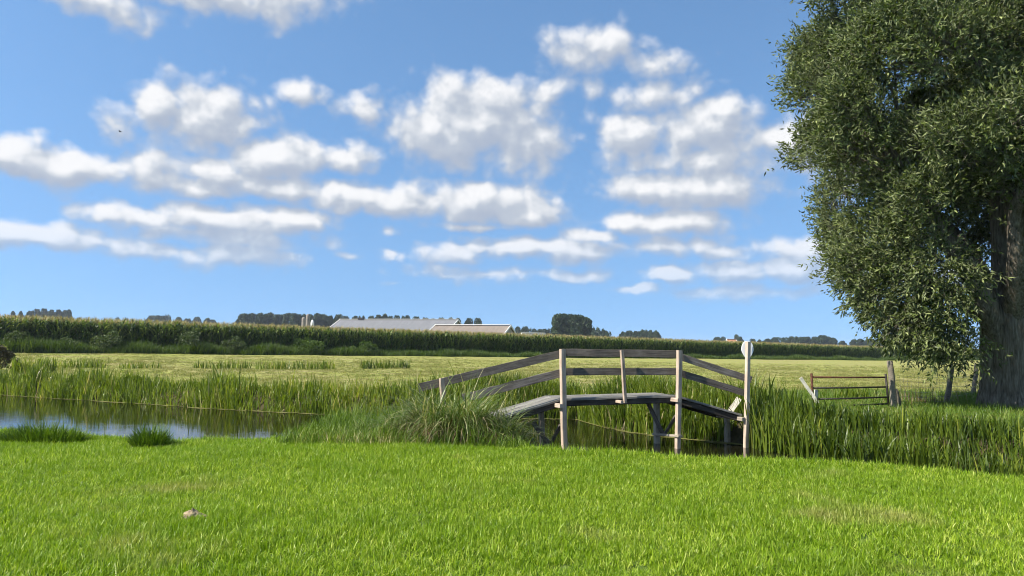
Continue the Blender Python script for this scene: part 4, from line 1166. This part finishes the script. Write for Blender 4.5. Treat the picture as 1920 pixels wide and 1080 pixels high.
# ------------------------------------------------------------------ farm behind the maize
M['roof_grey'] = mat_noise('grey_fibre_roof', [(.3, (.12, .125, .135)), (.6, (.165, .17, .18)), (.8, (.21, .215, .225))], scale=.6, detail=6, rough=.8, stretch=(6, .4, .4))
M['roof_tan'] = mat_noise('tan_roof', [(.3, (.16, .135, .11)), (.6, (.215, .18, .15)), (.8, (.27, .23, .195))], scale=.7, detail=6, rough=.85, stretch=(5, .4, .4))
M['roof_orange'] = mat_noise('orange_roof', [(.3, (.35, .15, .08)), (.7, (.48, .23, .13))], scale=2, rough=.85)
M['wall'] = mat_noise('barn_wall', [(.3, (.26, .24, .20)), (.7, (.36, .33, .28))], scale=1.2, rough=.9)
M['pale_trim'] = mat_noise('pale_trim', [(.3, (.55, .55, .53)), (.7, (.66, .66, .64))], scale=3, rough=.7)
M['silo'] = mat_noise('silo_concrete', [(.3, (.19, .165, .14)), (.7, (.28, .245, .21))], scale=1.5, rough=.85, stretch=(1, 1, .2))
M['silo_white'] = mat_noise('silo_white', [(.3, (.55, .55, .52)), (.7, (.68, .68, .66))], scale=1.5, rough=.6)
M['opening'] = mat_noise('dark_opening', [(.3, (.02, .02, .022)), (.7, (.035, .035, .04))], scale=2, rough=.6)
def box_mesh(name, x0, x1, y0, y1, z0, z1, mat, parent):
    v_ = [(x, y, z) for z in (z0, z1) for y in (y0, y1) for x in (x0, x1)]
    f_ = [(0, 2, 3, 1), (4, 5, 7, 6), (0, 1, 5, 4), (2, 6, 7, 3), (0, 4, 6, 2), (1, 3, 7, 5)]
    return add_obj(name, mesh_np(name, v_, np.array(f_), [mat]), parent)
def barn(name, pxl, pxr, py_ridge, D, width, eave, roofm, label, skew=0, rz=0, notch=None, hip=0):
    a = at(pxl, py_ridge, D); b_ = at(pxr, py_ridge + (pxr - pxl) * 10.4e-3, D)
    L_ = (b_ - a).length; c = (a + b_) / 2; ridge = c.z
    root = empty(name, (c.x, c.y, 0)); root.rotation_euler = (0, 0, R(rz))
    hw = width / 2; hl = L_ / 2; ov = .5
    box_mesh('wall', -hl + .3, hl - .3, -hw + .4, hw - .4, -.3, eave, M['wall'], root)
    # gable ends
    for s_ in (-1, 1):
        x = s_ * (hl - .3)
        v_ = [(x, -hw + .4, eave), (x, hw - .4, eave), (x, 0, ridge - .25), (x - s_ * .15, -hw + .4, eave), (x - s_ * .15, hw - .4, eave), (x - s_ * .15, 0, ridge - .25)]
        add_obj('gable', mesh_np('gable', v_, [np.array([(0, 1, 2), (3, 5, 4)]), np.array([(0, 2, 5, 3), (1, 4, 5, 2), (0, 3, 4, 1)])], [M['wall']]), root)
    # two roof slopes with corrugation, hl wide
    for s_ in (-1, 1):
        nx_ = 90; V_ = []
        for k in range(nx_ + 1):
            x = -hl + L_ * k / nx_; dz = .02 * (k % 2)
            V_ += [(x, 0, ridge + dz), (x, s_ * (hw + ov), eave - ov * (ridge - eave) / hw + dz), (x, s_ * (hw + ov), eave - ov * (ridge - eave) / hw - .12 + dz), (x, 0, ridge - .12 + dz)]
        F_ = []
        for k in range(nx_):
            o_ = k * 4
            for j in range(4): F_.append((o_ + j, o_ + (j + 1) % 4, o_ + 4 + (j + 1) % 4, o_ + 4 + j))
        add_obj('roof', mesh_np('roof', V_, np.array(F_), [roofm]), root)
    segs_ = [(-hl, hl)] if notch is None else [(-hl, notch - .9), (notch + .9, hl)]
    for (x0, x1) in segs_:
        box_mesh('ridge_cap', x0, x1, -.5, .5, ridge + .06, ridge + .2, M['pale_trim'], root)
    if notch is not None: box_mesh('ridge_vent', notch - .8, notch + .8, -.7, .7, ridge - .02, ridge + .55, M['opening'], root)
    # barge boards
    for s_ in (-1, 1):
        for q_ in (-1, 1):
            x = s_ * (hl + .06); 
            z_e = eave - ov * (ridge - eave) / hw
            v_ = [(x - .08, 0, ridge + .12), (x + .08, 0, ridge + .12), (x + .08, q_ * (hw + ov), z_e + .1), (x - .08, q_ * (hw + ov), z_e + .1),
                  (x - .08, 0, ridge - .3), (x + .08, 0, ridge - .3), (x + .08, q_ * (hw + ov), z_e - .3), (x - .08, q_ * (hw + ov), z_e - .3)]
            add_obj('barge_board', mesh_np('barge_board', v_, np.array([(0, 1, 2, 3), (4, 7, 6, 5), (0, 4, 5, 1), (1, 5, 6, 2), (2, 6, 7, 3), (3, 7, 4, 0)]), [M['pale_trim']]), root)
    for k in range(5):
        x = -hl + L_ * (k + .5) / 5
        box_mesh('door', x - 1.8, x + 1.8, -hw + .34, -hw + .398, 0, min(3.2, eave - .4), M['opening'], root)
    return tag(root, label, 'barn')
barn('barn', 625, 866, 598, 205, 22, 4.0, M['roof_grey'], 'long barn with grey roof and pale ridge behind the maize', rz=-16, notch=-11.0)
barn('barn', 812, 960, 609, 165, 17, 3.2, M['roof_tan'], 'lower barn with tan roof, partly in front of the grey one', rz=-15)
barn('shed', 978, 1022, 625, 190, 6, 2.4, M['pale_trim'], 'low white shed between the tan barn and the grove', rz=4)
barn('house', 1362, 1380, 636, 330, 7, 3.0, M['roof_orange'], 'tiny distant house with orange roof left of the sign', rz=6)
def silo(px, py, w, D, mat, label, cap):
    p = at(px, py, D); r_ = w * D / FPX / 2
    root = empty('silo', (p.x, p.y, 0))
    zt = p.z - cap
    v_, f_ = tube([Vector((0, 0, -.3)), Vector((0, 0, zt))], [r_, r_], sides=20)
    add_obj('body', mesh_np('body', v_, f_, [mat], smooth=True), root)
    pr = [(r_ * 1.03, zt - .05), (r_ * 1.03, zt + .02), (r_ * .8, zt + cap * .55), (r_ * .4, zt + cap * .9), (.03, zt + cap)]
    v_, f_ = tube([Vector((0, 0, z)) for _, z in pr], [q_ for q_, _ in pr], sides=20)
    add_obj('cap', mesh_np('cap', v_, f_, [mat], smooth=True), root)
    for k in range(4):
        z = zt * (.3 + .2 * k)
        v_, f_ = tube([Vector((0, 0, z - .06)), Vector((0, 0, z + .06))], [r_ * 1.012, r_ * 1.012], sides=20)
        add_obj('hoop', mesh_np('hoop', v_, f_, [M['wire']], smooth=True), root)
    tag(root, label, 'silo')
silo(569.5, 594.5, 7.0, 225, M['silo'], 'medium brown silo, leftmost of the three', .5)
silo(577.5, 588.5, 7.0, 228, M['silo'], 'tallest brown silo, middle of the three', .7)
silo(586, 599.5, 6.5, 215, M['silo_white'], 'short white domed silo, rightmost of the three', 1.0)

# ---- a bird in the sky
def bird():
    c = at(225, 247, 90); root = empty('bird', c); mat = M['opening']
    v_, f_ = tube([Vector((-.16, 0, 0)), Vector((-.08, 0, .01)), Vector((.02, 0, .015)), Vector((.12, 0, .02)), Vector((.18, 0, .02))], [.01, .04, .055, .04, .008], sides=8)
    add_obj('body', mesh_np('body', v_, f_, [mat], smooth=True), root)
    for s_ in (-1, 1):
        v_ = [(.06, 0, .02), (-.07, 0, .02), (-.06, s_ * .2, .1), (.07, s_ * .2, .11), (-.05, s_ * .36, .07), (.0, s_ * .38, .07)]
        v2 = v_ + [(x, y, z - .008) for x, y, z in v_]
        add_obj('wing', mesh_np('wing', v2, np.array([(0, 1, 2, 3), (3, 2, 4, 5), (6, 9, 8, 7), (9, 11, 10, 8)]), [mat]), root)
    tag(root, 'tiny dark bird flying in front of a small cloud', 'bird')
bird()

# flattened straw at the foot of the sedge
q0 = on_z(690, 832, 0); n = 420
X = q0.x + rng.normal(0, .55, n); Y = q0.y + rng.normal(0, .16, n)
grass_patch('straw', X, Y, .14 + .14 * rng.random(n), 'straw', 'pale flattened straw at the lawn edge left of the sedge tussock', width=.013, cat='straw', lean=1.0, bend=.5)

# ------------------------------------------------------------------ air
def haze():
    x0, x1, y0, y1, z0, z1 = -1700, 1700, -40, 1750, -2.2, 26
    v_ = [(x, y, z) for z in (z0, z1) for y in (y0, y1) for x in (x0, x1)]
    f_ = [(0, 2, 3, 1), (4, 5, 7, 6), (0, 1, 5, 4), (2, 6, 7, 3), (0, 4, 6, 2), (1, 3, 7, 5)]
    m = bpy.data.materials.new('haze'); t = NT(m)
    pv = t.n('ShaderNodeVolumePrincipled'); pv.inputs['Color'].default_value = (.80, .88, 1.0, 1); pv.inputs['Density'].default_value = .0002; pv.inputs['Anisotropy'].default_value = .2
    t.l(pv.outputs[0], t.out.inputs['Volume'])
    o = add_obj('haze', mesh_np('haze', v_, np.array(f_), [m]))
    o['kind'] = 'stuff'; o['label'] = 'thin blue summer haze over the polder'; o['category'] = 'haze'
haze()
